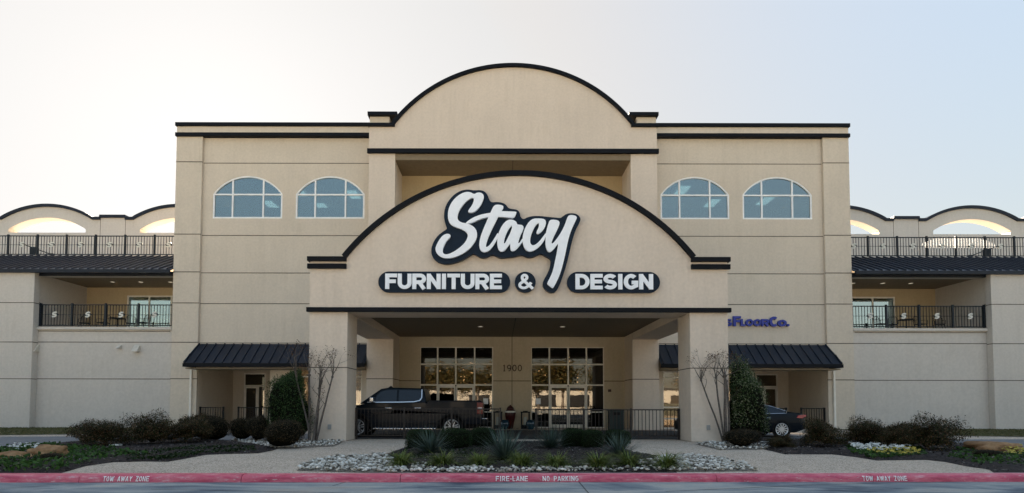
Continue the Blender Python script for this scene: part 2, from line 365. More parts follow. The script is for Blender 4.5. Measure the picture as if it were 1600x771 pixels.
# --- main walls (one each side) with arched windows, porch openings and shop windows
wz0, wz1, wsp = PZ(342.3, YM), PZ(275.6, YM), PZ(304, YM)
WINS = [(9.62, 1.95), (14.28, 1.95)]
wA = (PX(1032.7,320,YM), PX(1140.3,320,YM)); wB = (PX(1161,320,YM), PX(1269.7,320,YM))
WX = [((a+b)/2-0.04, (b-a)/2) for a, b in (wA, wB)]
porch = (PX(1179,600,YM), PX(1291,600,YM)); zpt = PZ(571, YM)+0.25
shopx = (XCO+0.45, XCO+4.1); zs0, zs1 = 0.05, 3.2
def winloop(xc, hw, g=0.0):
    return [(xc-hw+g, wz0+g), (xc+hw-g, wz0+g)]+[(x, z) for x, z in arcpts(xc, hw-g, wsp, wz1-wsp-g, 28)][::-1]
for s in (1, -1):
    def fx(l): return [(s*x, z) for x, z in l]
    out_ = fx([(XCO-0.3, 0), (shopx[0], 0), (shopx[0], zs1), (shopx[1], zs1), (shopx[1], 0), (porch[0], 0), (porch[0], zpt), (porch[1], zpt), (porch[1], 0), (XO-.05, 0), (XO-.05, zt), (XCO-0.3, zt)])
    mb = MB().prism([out_]+[fx(winloop(xc, hw)) for xc, hw in WX], YM, YM+0.35)
    part(mb, 'wall', STU)
    # side wall and roof of the block
    part(MB().box(s*XO-0.35 if s > 0 else -XO, s*XO if s > 0 else -XO+0.35, YM+0.35, YM+22, 0, zt-.02), 'side_wall', STU)
    part(MB().box(min(s*XI, s*XO)-(0 if s>0 else 0), max(s*XI, s*XO), YM-0.16, YM, 0, zc1), 'pilaster', STU, bevel=0.02)
    # joint strips
    mb = MB()
    for py in (256, 369, 427.5, 475.5, 537):
        z = PZ(py, YM)
        xs0 = XCO+.01
        if py > 500: mb.box(*sorted((s*(XCO), s*(XI))), YM-0.004, YM+.05, z-.02, z+.02)
        else: mb.box(*sorted((s*xs0, s*XI)), YM-0.004, YM+.05, z-.02, z+.02)
    for py in (254, 367, 426, 474.5, 536, 593):
        z = PZ(py, YM-.16); mb.box(*sorted((s*(XI-.003), s*(XO+.004))), YM-0.165, YM-.1, z-.022, z+.022)
    part(mb, 'wall_joint', JNT)
    # cornice: two dark trims with a stucco band between
    a, b = sorted((s*(XCO+.02), s*(XO+.03)))
    part(MB().box(a, b, YM-.30, YM+.4, PZ(201.5, YM), PZ(196, YM)), 'cornice_trim', TRIM, bevel=.015)
    part(MB().box(a+(.06 if s<0 else 0), b-(.06 if s>0 else 0), YM-.2, YM+.36, PZ(211.5, YM), PZ(201.5, YM)), 'cornice_band', STU)
    part(MB().box(a, b, YM-.28, YM+.38, PZ(217, YM), PZ(211.5, YM)), 'cornice_trim', TRIM, bevel=.015)
    # arched windows
    for xc, hw in WX:
        xc *= s; g = .085; Y0 = YM+.02
        fr = MB().prism([winloop(xc, hw), winloop(xc, hw, g)], Y0, Y0+.12)
        fo = part(fr, 'arched_window', WHITEM)
        mu = MB(); mx = hw*0.44; zm = wsp-.02
        top = lambda x: [z for (xx, z) in [(x, arcz(xc, hw, x))]][0]
        def arcz(xc, hw, x):
            h = wz1-wsp; R = (hw*hw+h*h)/(2*h); return wsp+h-R+math.sqrt(R*R-(x-xc)**2)
        for dx in (-mx, mx): mu.box(xc+dx-.04, xc+dx+.04, Y0+.01, Y0+.1, wz0+g, arcz(xc, hw, xc+dx)-g+.01)
        mu.box(xc-hw+g, xc+hw-g, Y0+.014, Y0+.096, zm-.04, zm+.04)
        mu.build('mullion', WHITEM, fo)
        MB().prism(winloop(xc, hw, .06), Y0+.06, Y0+.07).build('pane', GL_A, fo)
    # room behind arched windows: floor, ceiling, back wall, fixtures, pale curtain
    a, b = sorted((s*(XCO+.1), s*(XO-.4)))
    zf, zcg = wz0-1.0, wz1+.55
    mb = MB().box(a, b, YM+.4, YM+12, zf-.1, zf).box(a, b, YM+11.9, YM+12, zf, zcg).box(a, b, YM+.4, YM+12, zcg, zcg+.1)
    part(mb, 'upper_room', ROOMI)
    cu = MB(); k = 0; xx = a+.05
    while xx < b-.2: cu.box(xx, xx+.16, YM+1.0+.04*(k % 2), YM+1.03+.04*(k % 2), zf, wz0+.95); xx += .16; k += 1
    part(cu, 'window_blind', plain('blind_fabric', (.42,.50,.52), .9))
    for ux, uy in [(10.0, 33.4), (13.2, 33.0), (12.6, 35.6), (15.8, 35.2), (9.2, 36.8), (14.6, 38.4)]:
        ox, oy = (.85, 0) if s < 0 else (.25, -.8)
        if s < 0: ox = .35
        part(MB().box(s*ux-.3+ox, s*ux+.3+ox, uy+oy, uy+1.25+oy, zcg-.06, zcg-.02), 'ceiling_light', TROF)
part(MB().box(-XO+.36, XO-.36, YM+.36, YM+22, zt-.9, zt-.7), 'flat_roof', CEIL)

# --- central block: piers, arched gable, niche, entry
za0, za1 = PZ(196, YB), PZ(101, YB)
zb0, zb1 = PZ(240, YB), PZ(234, YB)
hx = (PX(987, 196, YB)-PX(617, 196, YB))/2
arc1 = arcpts(0, hx, za0, za1-za0-.17, 64)
gable = [(-XCO, zb0), (XCO, zb0), (XCO, za0-.05)]+[(x, z) for x, z in arc1][::-1]+[(-XCO, za0-.05)]
part(MB().prism(gable, YB, YB+1.2), 'gable_wall', STU_C)
for s in (1, -1):
    a, b = sorted((s*XCI, s*XCO))
    part(MB().box(a, b, YB+.004, YE+1, 0, zb0), 'pier', STU_C, bevel=.02)
    mb = MB()
    for py in (592.5,):
        z = PZ(py, YB); mb.box(a-.004, b+.004, YB-.001, YB+1.79, z-.02, z+.02)
    part(mb, 'wall_joint', JNT)
    # stepped shoulder of the gable
    xs = hx
    a, b = sorted((s*(xs+.28), s*(XCO-.02)))
    zu0, zu1 = PZ(194, YB), PZ(182.5, YB)
    part(MB().box(a, b, YB+.04, YB+1.1, za0-.05, zu1), 'shoulder_wall', STU)
    a, b = sorted((s*(xs-.15), s*(XCO+.07)))
    part(MB().box(a, b, YB-.16, YB+1.2, zu1, PZ(177, YB)), 'gable_trim', TRIM, bevel=.012)
    a, b = sorted((s*(xs-.02), s*(XCO+.05)))
    part(MB().box(a, b, YB-.135, YB+1.15, PZ(199, YB), PZ(194, YB)), 'gable_trim', TRIM, bevel=.012)
tr1 = [arc1[0]]+arc1+[arc1[-1]]
ob = band(arc1, .17)
part(MB().prism(arc1+ob[::-1], YB-.15, YB+1.25), 'gable_trim', TRIM, smooth=30)
part(MB().box(-XCO-.07, XCO+.07, YB-.14, YB+.004, zb0-.03, zb1), 'gable_trim', TRIM, bevel=.012)
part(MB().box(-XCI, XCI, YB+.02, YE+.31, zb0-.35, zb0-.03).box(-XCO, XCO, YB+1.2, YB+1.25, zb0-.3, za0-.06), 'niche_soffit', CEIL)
part(MB().box(-.02, .02, YB+.03, YE, zb0-.356, zb0-.34), 'wall_joint', JNT)
znb = PZ(520, YE)+.3
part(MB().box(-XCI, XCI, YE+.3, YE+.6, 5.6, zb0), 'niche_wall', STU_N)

# entry wall with two storefronts
def sf_cols(pxs): return [PX(p, 600, YE) for p in pxs]
SR = sf_cols((830, 858.6, 888, 916.6, 944)); 
rows = [0.03, PZ(644, YE), PZ(601.8, YE), PZ(569.5, YE), PZ(542.5, YE)]
hs = [(SR[0], SR[-1]), (-SR[-1]+.02, -SR[0]+.02)]
outl = [(-XCI, 0), (hs[1][0], 0), (hs[1][0], rows[4]), (hs[1][1], rows[4]), (hs[1][1], 0), (hs[0][0], 0), (hs[0][0], rows[4]), (hs[0][1], rows[4]), (hs[0][1], 0), (XCI, 0), (XCI, 5.35), (-XCI, 5.35)]
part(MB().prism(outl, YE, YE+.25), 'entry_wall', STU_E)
z = PZ(595.5, YE)
part(MB().box(-XCI, hs[1][0], YE-.004, YE+.1, z-.02, z+.02).box(hs[1][1], hs[0][0], YE-.004, YE+.1, z-.02, z+.02).box(hs[0][1], XCI, YE-.004, YE+.1, z-.02, z+.02).box(-.016, .016, YE-.004, YE+.1, 0, z-.02).box(-.016, .016, YE-.004, YE+.1, z+.02, 5.0), 'wall_joint', JNT)
for s in (1, -1):
    cols = [s*c for c in SR]; cols = sorted(cols)
    Y0 = YE+.03; t = .04
    fr = MB()
    for i, c in enumerate(cols):
        fr.box(c-t, c+t, Y0, Y0+.12, 0.0 if i in (0, 1, 3, 4) else rows[2], rows[4]+t)
    for k, zz in enumerate(rows):
        x0, x1 = cols[0]+t, cols[-1]-t
        if k in (0, 1): fr.box(cols[0]+t, cols[1]-t, Y0+.01, Y0+.11, zz-t*.8, zz+t*.8).box(cols[3]+t, cols[4]-t, Y0+.01, Y0+.11, zz-t*.8, zz+t*.8)
        else:
            hh = .075 if k == 2 else t
            for q in range(4): fr.box(cols[q]+t, cols[q+1]-t, Y0+.01, Y0+.11, zz-(hh if q in (1,2) else t), zz+t)
    fo = part(fr, 'storefront_window', CREAM)
    MB().box(cols[0], cols[-1], Y0+.05, Y0+.06, rows[2], rows[4]).box(cols[0], cols[1], Y0+.05, Y0+.06, 0, rows[2]).box(cols[3], cols[4], Y0+.05, Y0+.06, 0, rows[2]).build('pane', GL_E, fo)
    for q in (1, 2):
        a, b = cols[q]+(t if q == 1 else .012), cols[q+1]-(t if q == 2 else .012)
        zt2 = rows[2]-.08; d = .075
        do = part(MB().box(a, a+d, Y0-.01, Y0+.05, .02, zt2).box(b-d, b, Y0-.01, Y0+.05, .02, zt2).box(a+d, b-d, Y0-.008, Y0+.048, zt2-d, zt2).box(a+d, b-d, Y0-.008, Y0+.048, .02, .2), 'glass_door', CREAM)
        MB().box(a+d, b-d, Y0+.015, Y0+.025, .2, zt2-d).build('pane', GL_E, do)
        hxp = b-.04 if q == 1 else a+.04
        MB().tube([(hxp, Y0-.02, .8), (hxp, Y0-.07, .85), (hxp, Y0-.07, 1.25), (hxp, Y0-.02, 1.3)], .014).build('handle', SILV, do)
# entry hall behind the glass
zr = 5.2
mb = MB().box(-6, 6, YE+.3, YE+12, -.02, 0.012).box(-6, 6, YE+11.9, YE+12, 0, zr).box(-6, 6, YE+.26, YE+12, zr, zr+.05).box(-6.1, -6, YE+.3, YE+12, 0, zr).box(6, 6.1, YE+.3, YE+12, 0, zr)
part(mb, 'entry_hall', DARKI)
for i in range(30):
    bl = MB()
    x = random.choice((-1, 1))*random.uniform(.9, 4.6); y = YE+random.uniform(1.5, 9); z = random.uniform(2.0, 4.2)
    bl.lathe([(0, -.025), (.02, -.015), (.028, 0), (.02, .015), (0, .025)], (x, y, z), 8)
    part(bl, 'pendant_bulb', BULB)
part(MB().box(SR[0]+.25, SR[0]+.52, YE+.015, YE+.022, 1.3, 1.62), 'paper_notice', SIGNW)
part(MB().box(-SR[0]-.52, -SR[0]-.25, YE+.015, YE+.022, 1.3, 1.62), 'paper_notice', SIGNW)
part(MB().box(5.25, 5.42, YE-.05, YE, 1.98, 2.12), 'wall_box', plain('brown_box', (.07, .035, .03), .6))

# --- lower shop windows beside the piers, porch recesses, awnings
for s in (1, -1):
    a, b = sorted((s*shopx[0], s*shopx[1])); Y0 = YM+.05
    fr = MB(); t = .04; nn = 4
    xs_ = [a+(b-a)*i/nn for i in range(nn+1)]
    zz = [zs0, PZ(686, YM)*0+.55, 1.15, 2.75, zs1-.03]
    for x in xs_: fr.box(max(a, x-t), min(b, x+t), Y0, Y0+.1, 0, zs1)
    for q in range(nn):
        for z in zz: fr.box(max(a, xs_[q])+t, xs_[q+1]-t, Y0+.01, Y0+.09, z-.035, z+.03)
    fo = part(fr, 'shop_window', CREAM)
    MB().box(a, b, Y0+.04, Y0+.05, 0, zs1).build('pane', GL_E, fo)
    # porch recess: side walls, back wall with door, ceiling
    p0, p1 = porch; yb = YM+3.9
    for a_, b_ in ((p1, p1+.2), (p0-.2, p0)): part(MB().box(*sorted((s*a_, s*b_)), YM+.36, yb, 0, zpt), 'porch_wall', STU)
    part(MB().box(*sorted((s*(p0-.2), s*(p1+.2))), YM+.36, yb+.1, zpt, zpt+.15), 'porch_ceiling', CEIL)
    dx0, dx1 = (PX(1182, 620, yb), PX(1216, 620, yb)); dtop = PZ(584, yb)
    lo = [(p0-.2, 0), (dx0, 0), (dx0, dtop), (dx1, dtop), (dx1, 0), (p1+.2, 0), (p1+.2, zpt), (p0-.2, zpt)]
    part(MB().prism([(s*x, z) for x, z in lo], yb, yb+.2), 'porch_back_wall', STU)
    part(MB().box(*sorted((s*(p0+.3), s*(p1-.3))), yb+.6, yb+.7, 0, zpt), 'shop_interior', DARKI)
    fr = MB(); zd = PZ(604, yb); xm = dx1-.42
    if s < 0: xm = dx0+.42; 
    a, b = dx0, dx1
    pcs = [(a, a+.07, 0, dtop), (b-.07, b, 0, dtop), (a+.07, b-.07, dtop-.07, dtop), (a+.07, b-.07, zd-.05, zd+.05)]
    xm = a+(b-a)*.34
    pcs.append((xm-.04, xm+.04, 0, zd-.05))
    for q in pcs: fr.box(*sorted((s*q[0], s*q[1])), yb+.03, yb+.12, q[2], q[3])
    fo = part(fr, 'porch_door_frame', CREAM)
    MB().box(*sorted((s*(a+.05), s*(b-.05))), yb+.07, yb+.08, 0, dtop-.03).build('pane', GL_E, fo)
    d = MB()
    for q in [(xm+.04, xm+.12, .02, zd-.06), (b-.15, b-.07, .02, zd-.06)]: d.box(*sorted((s*q[0], s*q[1])), yb+.0, yb+.05, q[2], q[3])
    for q in [(xm+.12, b-.15, .02, .25), (xm+.12, b-.15, zd-.14, zd-.06)]: d.box(*sorted((s*q[0], s*q[1])), yb+.002, yb+.048, q[2], q[3])
    part(d, 'porch_door', CREAM)
    # awning
    zt_, zb_ = PZ(538.5, YM), PZ(568, YM-1.25); yf = YM-1.25
    xi, xo, xo2 = XCO-.0, PX(1316, 570, yf), PX(1289.5, 540, YM)
    th = .07
    vs = [(xi, YM, zt_), (xo2, YM, zt_), (xo, yf, zb_), (xi, yf, zb_), (xo, YM-.16, zb_)]
    top = [(s*x, y, z) for x, y, z in vs]; bot = [(x, y, z-th) for x, y, z in top]
    mb = MB().add(top+bot, [(0,1,2,3), (1,4,2), (5,8,7,6), (6,7,9), (3,2,7,8), (2,4,9,7), (0,3,8,5)])
    n = 19
    for i in range(n+1):     # standing seams
        x = xi+.12+(xo-.05-xi-.12)*i/n
        # clip at hip
        if x <= xo2: y0, z0 = YM, zt_
        else:
            f = (x-xo2)/(xo-xo2); y0 = YM-.16+(yf-YM+.16)*f; z0 = zt_+(zb_-zt_)*f
        A = Vector((s*x, y0, z0)); B = Vector((s*x, yf-.005, zb_))
        mb.add([A+Vector((-.018,0,-.02)), A+Vector((.018,0,-.02)), A+Vector((.018,-.02,.045)), A+Vector((-.018,-.02,.045)),
                B+Vector((-.018,0,-.02)), B+Vector((.018,0,-.02)), B+Vector((.018,-.02,.045)), B+Vector((-.018,-.02,.045))],
               [(0,1,2,3), (4,7,6,5), (3,2,6,7), (0,4,5,1), (0,3,7,4), (1,5,6,2)])
    # hip cap
    mb.tube([(s*xo2, YM-.02, zt_+.02), (s*xo, yf, zb_+.02)], .04, 6)
    aw = part(mb, 'awning', NAVYM)
    MB().box(*sorted((s*xi, s*(xo+.03))), yf-.06, yf+.04, zb_-.2, zb_-.02).box(*sorted((s*(xo-.06), s*(xo+.04))), yf+.04, YM-.17, zb_-.2, zb_-.02).build('gutter', TRIM, aw)
    MB().box(*sorted((s*xi, s*(xo-.06))), yf+.05, YM-.0, zb_-.3, zb_-.24).build('awning_soffit', CEIL, aw)
    xd = porch[1]+.28
    part(MB().box(*sorted((s*(xd-.05), s*(xd+.05))), YM-.28, YM-.17, .05, zb_-.3), 'downspout', CREAM)
    # wall return under the awning by the porch in the front plane
# 1900
num = empty('house_number', (0, YE-.03, 3.3), 'brown metal street number on the wall between the two entry windows', 'sign')
letters('1900', {'1': .45, '*': .62}, .36, .13, .16, .03, plain('number_brown', (.05, .028, .02), .4), num, PX(785.5, 575, YE), PZ(580.5, YE), YE-.05, 'digit', total=PX(815.5, 575, YE)-PX(785.5, 575, YE))

# --- entry canopy (porte cochere)
zf0 = PZ(488, YC); zf1 = PZ(481.5, YC); zs_ = PZ(409.5, YC)
hc = (PX(1080, 404, YC)-PX(541, 404, YC))/2; zca, zcp = PZ(405, YC), PZ(268.5, YC)
arc2 = arcpts(0.0, hc, zca, zcp-zca-.17, 64)
face = [(-XCO, zf0), (XCO, zf0), (XCO, zs_)]+[(XCO-.02, zca)]+[(x, z) for x, z in arc2][::-1]+[(-XCO+.02, zca), (-XCO, zs_)]
cano = store
part(MB().prism(face, YC, YC+.5), 'canopy_face', STU_C)
part(MB().prism(arc2+band(arc2, .17)[::-1], YC-.14, YC+.6), 'canopy_trim', TRIM, smooth=30)
part(MB().box(-XCO-.08, XCO+.08, YC-.13, YC-.0, zf0-.01, zf1), 'canopy_trim', TRIM, bevel=.01)
zce = zf0+.34
for s in (1, -1):
    a, b = sorted((s*(hc-.02), s*(XCO+.08)))
    part(MB().box(a, b, YC-.135, YC+.62, PZ(409.5, YC), PZ(402.5, YC)), 'canopy_trim', TRIM, bevel=.01)
    part(MB().box(a, b, YC-.11, YC+.001, PZ(421, YC), PZ(413.5, YC)), 'canopy_trim', TRIM, bevel=.01)
    a, b = sorted((s*XCI, s*XCO))
    part(MB().box(a, b, YC+.006, YC+1.38, 0, zf0), 'column', STU_C, bevel=.025)
    z = PZ(575, YC); part(MB().box(a-.004, b+.004, YC+.001, YC+1.384, z-.016, z+.016), 'wall_joint', JNT)
    part(MB().box(a+.02, b, YC+.5, YB, zf0, zs_-.3), 'canopy_side_beam', STU_C)
    xo_ = PX(1107 if s > 0 else 515, 668, YC); part(MB().box(xo_-.06, xo_+.06, YC-.03, YC+.01, .42, .6), 'outlet_box', plain('outlet_grey', (.3, .3, .29), .5))
part(MB().box(-XCI+.03, XCI-.03, YC+.5, YC+1.38, zf0-.0, zs_-.35), 'canopy_front_beam', STU_C)
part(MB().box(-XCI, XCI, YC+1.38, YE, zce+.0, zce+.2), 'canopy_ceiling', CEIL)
part(MB().box(-XCO+.1, XCO-.1, YC+.5, YB, zs_-.3, zs_-.1), 'canopy_roof', TRIM)
part(MB().box(-XCI, XCI, YC+3.9, YC+3.93, zce-.004, zce+.01).box(-.02, .02, YC+1.4, YC+3.9, zce-.004, zce+.01).box(-.02, .02, YC+3.93, YE, zce-.004, zce+.01), 'wall_joint', JNT)
for x, y in ((-1.9, 23.6), (-1.6, 26.6), (2.9, 23.6), (2.3, 26.6)):
    rr = MB().lathe([(.11, -.012), (.13, -.014), (.13, 0)], (x, y, zce), 20); do = part(rr, 'downlight', CREAM)
    MB().lathe([(0, -.006), (.11, -.008)], (x, y, zce), 20).build('lens', DOWN, do)

# --- wings (mirrored)
EMB = []
def emblem(ro, x, y, z):
    if not EMB:
        t = .26; mb = MB()
        for st in glyph('S', .82, t):
            Lp, Rp = ribbon(st, t)
            for k in range(len(Lp)-1):
                q = [Lp[k], Lp[k+1], Rp[k+1], Rp[k]]
                q = [((a-.41+.28*(b-.5)), b-.5) for a, b in q]
                mb.add([(a*.33, -.03, b*.32) for a, b in q]+[(a*.33, .0, b*.32) for a, b in q], [(0,1,2,3), (7,6,5,4), (0,4,5,1), (2,6,7,3), (3,7,4,0), (1,5,6,2)])
        EMB.append(mb.build('emblem', SILV, None))
        EMB.append(MB().prism([(-.24, 0), (0, -.13), (.24, 0), (0, .13)], .002, .012).build('emblem_plate', IRONB, None))
        new = EMB
    else:
        new = [e.copy() for e in EMB]
        for o in new: COL.objects.link(o)
    for o in new: o.parent = ro; o.matrix_parent_inverse = Matrix.Identity(4); o.location = (x, y, z)
def railing(xa, xb, posts, embs, y, z0, z1, pitch, emb=True, mat=IRONB):
    a, b = sorted((xa, xb)); mb = MB()
    mb.box(a, b, y-.03, y+.03, z1-.05, z1).box(a, b, y-.02, y+.02, z0+.02, z0+.07).box(a, b, y-.008, y+.008, (z0+z1)/2+.02, (z0+z1)/2+.04)
    n = int((b-a)/pitch)
    for i in range(n):
        x = a+(i+.5)*(b-a)/n; mb.box(x-.012, x+.012, y-.012, y+.012, z0+.07, z1-.05)
    ro = part(mb, 'railing', mat)
    for x in posts: MB().box(x-.045, x+.045, y-.045, y+.045, z0, z1+.06).build('post', mat, ro)
    for x in embs: emblem(ro, x, y-.05, (z0+z1)/2+.03)
    return ro
YW, YR, YP = 29.95, 33.1, 39.0
for s in (1, -1):
    def m(a, b): return sorted((s*a, s*b))
    zw = PZ(425.5, YW); xo0 = PX(1333, 470, YW)-.1; xo1 = PX(1541, 470, YW); zo0, zo1 = PZ(512.5, YW), PZ(433, YW)
    XE = 42
    lo = [(XO-.06, 0), (XE, 0), (XE, zw), (XO-.06, zw)]; hole = [(xo0, zo0), (xo1, zo0), (xo1, zo1), (xo0, zo1)]
    f = lambda l: [(s*x, z) for x, z in l]
    wl = part(MB().prism([f(lo), f(hole)], YW, YW+.35), 'wing_wall', STU_W)
    xp = PX(1550, 500, YW-.38)
    pl = part(MB().box(*m(xp, xp+3.3), YW-.38, YW, 0, zw+.02), 'wing_pilaster', STU_W, bevel=.02)
    mb = MB()
    for py in (474.5, 536, 593.5):
        z = PZ(py, YW); w = .02
        segs = [(XO+.01, xp)] if py > 500 else [(xo1+.01, xp)]
        for a, b in segs: mb.box(*m(a, b), YW-.004, YW+.05, z-w, z+w)
        z = PZ(py, YW-.38); mb.box(*m(xp-.003, xp+3.303), YW-.384, YW-.02, z-w, z+w)
    mb.box(*m(XO+.2, xo1-.05), YW-.004, YW+.05, PZ(519, YW)-.015, PZ(519, YW)+.015)
    part(mb, 'wall_joint', JNT)
    part(MB().box(*m(xo0, xo1+.12), YW-.12, YW-.0, zo0-.14, zo0+.0), 'balcony_sill', STU_W)
    # balcony recess
    yb = YW+3.5; fl = zo0-.05
    part(MB().box(*m(xo0-.05, xo1), YW+.35, yb, fl-.2, fl), 'balcony_floor', STU_W)
    part(MB().box(*m(xo1, xo1+.25), YW+.35, yb, fl, zo1+.2), 'balcony_side_wall', STU_W)
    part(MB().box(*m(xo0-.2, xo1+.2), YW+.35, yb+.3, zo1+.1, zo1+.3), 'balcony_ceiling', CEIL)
    dx1 = PX(1399, 490, yb); dtp = PZ(463, yb)
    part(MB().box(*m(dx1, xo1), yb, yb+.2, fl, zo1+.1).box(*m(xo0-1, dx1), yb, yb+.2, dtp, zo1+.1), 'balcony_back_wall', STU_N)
    fr = MB(); 
    for x in (dx1-.04, PX(1364.5, 490, yb), PX(1330, 490, yb)): fr.box(*m(x-.045, x+.045), yb+.02, yb+.1, fl, dtp)
    fr.box(*m(xo0-.9, dx1-.09), yb+.022, yb+.098, dtp-.09, dtp).box(*m(xo0-.9, dx1-.09), yb+.022, yb+.098, fl+.02, fl+.12)
    fo = part(fr, 'sliding_door', CREAM); MB().box(*m(xo0-.9, dx1), yb+.05, yb+.06, fl, dtp-.02).build('pane', GL_B, fo)
    part(MB().box(*m(xo0-1, dx1+.4), yb+1.2, yb+1.3, fl, dtp+.4), 'room_curtain', ROOMI)
    for dxx in (1.3, 3.0, 4.6):
        x = s*(xo0+dxx); rr = MB().lathe([(.11, -.012), (.13, -.014), (.13, 0)], (x, YW+1.9, zo1+.1), 18); do = part(rr, 'downlight', CREAM)
        MB().lathe([(0, -.006), (.11, -.008)], (x, YW+1.9, zo1+.1), 18).build('lens', DOWN, do)
    # balcony railing
    zr0, zr1 = PZ(511, YW), PZ(477, YW)
    pp = [s*PX(p, 495, YW) for p in (1385, 1436.5, 1489, 1538)]
    ee = [s*PX(p, 495, YW) for p in (1359, 1411, 1463, 1515)]
    railing(s*(xo0+.0), s*xo1, pp, ee, YW+.02, zr0, zr1, .155)
    # metal roof with seams, gutter beam
    zr_t = PZ(401, YR-.1); ye = YW-.45; ze = PZ(422, ye)
    mb = MB(); a, b = XO+.01, XE
    top = [(s*a, YR, zr_t), (s*b, YR, zr_t), (s*b, ye, ze), (s*a, ye, ze)]
    mb.add(top+[(x, y, z-.06) for x, y, z in top], [(0,1,2,3), (7,6,5,4), (0,4,5,1), (1,5,6,2), (2,6,7,3), (3,7,4,0)])
    n = int((b-a)/.42)
    for i in range(n):
        x = s*(a+.2+i*.42)
        A = Vector((x, YR-.02, zr_t)); B = Vector((x, ye-.004, ze))
        mb.add([A+Vector((-.018,0,0)), A+Vector((.018,0,0)), A+Vector((.018,0,.085)), A+Vector((-.018,0,.085)), B+Vector((-.018,0,0)), B+Vector((.018,0,0)), B+Vector((.018,0,.085)), B+Vector((-.018,0,.085))],
               [(0,1,2,3), (4,7,6,5), (3,2,6,7), (0,4,5,1), (0,3,7,4), (1,5,6,2)])
    ro = part(mb, 'metal_roof', NAVYR)
    MB().box(*m(a, b), ye-.1, ye+.02, ze-.2, ze-.02).build('gutter', NAVYM, ro)
    part(MB().box(*m(XO+.01, xo1+.0), YW-.1, YW-.003, zo1-.0, zo1+.2), 'balcony_beam', NAVYM)
    # terrace and its railing
    zt0, zt1 = PZ(400, YR), PZ(369.5, YR)
    part(MB().box(*m(XO, XE), YR-.02, YP, zt0-.4, zt0-.02), 'terrace_floor', STU_W)
    cx = [PX(p, 385, YR) for p in (1356, 1402, 1448, 1493.5, 1539, 1585)]; st = (cx[-1]-cx[0])/5
    cx += [cx[-1]+st*k for k in (1, 2, 3)]
    xs2 = [c for c in cx]; ex = [c-st/2 for c in cx]
    railing(s*(XO+.02), s*(cx[-1]), [s*c for c in xs2], [s*c for c in ex], YR+.02, zt0, zt1, .165)
    # arcaded parapet
    C0 = PX(1312, 340, YP)-.0; C1 = PX(1517.5, 340, YP); per = C1-C0
    hh = per*.345; zv, zp = PZ(345, YP), PZ(320.5, YP); zob, zot = PZ(365, YP), PZ(341.5, YP); ohw = (PX(1580, 350, YP)-PX(1459, 350, YP))/2
    zst = PZ(337.5, YP)
    toppts = []; holes = []
    for k in range(-1, 4):
        c = C0+per*k
        toppts += arcpts(c, hh, zv, zp-zv-.2, 26)
        # step between arches
        mx = c+per/2; sw = .88
        toppts += [(mx-sw, zv), (mx-sw, zst-.2), (mx+sw, zst-.2), (mx+sw, zv)]
        holes.append([(c-ohw, zob), (c+ohw, zob)]+arcpts(c, ohw, zob+.25, zot-zob-.25, 24)[::-1])
    x0p = XO-3
    tp = [p for p in toppts if p[0] > x0p+.2]; hl = [[(max(x, x0p+.4), z) for x, z in h] for h in holes if h[1][0] > x0p+1]
    outp = [(x0p, zt0-.4), (tp[-1][0], zt0-.4)]+tp[::-1]+[(x0p, tp[0][1])]
    part(MB().prism([f(outp)]+[f(h) for h in hl], YP, YP+.75), 'roof_parapet', STU_W)
    part(MB().prism(f(tp+band(tp, .2)[::-1]) if s > 0 else f(tp+band(tp, .2)[::-1]), YP-.12, YP+.85), 'parapet_trim', NAVYM)
    mb = MB()
    for k in range(0, 3):
        for d in (-.88, .88): mb.box(s*(C0+per*(k+.5)+d)-.015, s*(C0+per*(k+.5)+d)+.015, YP-.003, YP+.05, zt0, zv)
    part(mb, 'wall_joint', JNT)
    # tension rod behind the terrace railing
    xr = PX(1543, 385, YR+1.2)
    part(MB().tube([(s*(xr-1.1), YR+1.2, zt0+.35), (s*(xr+.9), YR+1.2, zt1-.1)], .03).box(*m(xr-1.25, xr-1.0), YR+1.1, YR+1.3, zt0, zt0+.4).box(*m(xr+.0, xr+.3), YR+1.3, YR+1.6, zt0, zt0+.85), 'terrace_brace', IRONB)
# wall boxes on left wing
for px, py, ww, hh2 in ((55, 546, .45, .38), (188, 543.5, .16, .2), (215, 546, .30, .36)):
    x = PX(px, py, YW); z = PZ(py, YW)
    mb = MB().add([(x-ww/2, YW-.003, z+hh2/2), (x+ww/2, YW-.003, z+hh2/2), (x+ww/2, YW-.003, z-hh2/2), (x-ww/2, YW-.003, z-hh2/2), (x-ww/2, YW-.1, z+hh2/2-.04), (x+ww/2, YW-.1, z+hh2/2-.04), (x+ww/2, YW-.3, z-hh2/2), (x-ww/2, YW-.3, z-hh2/2)],
                  [(0,1,2,3), (4,7,6,5), (0,4,5,1), (3,2,6,7), (0,3,7,4), (1,5,6,2)])
    part(mb, 'vent_hood', plain('vent_paint', (.55, .5, .42), .6, var=.1))
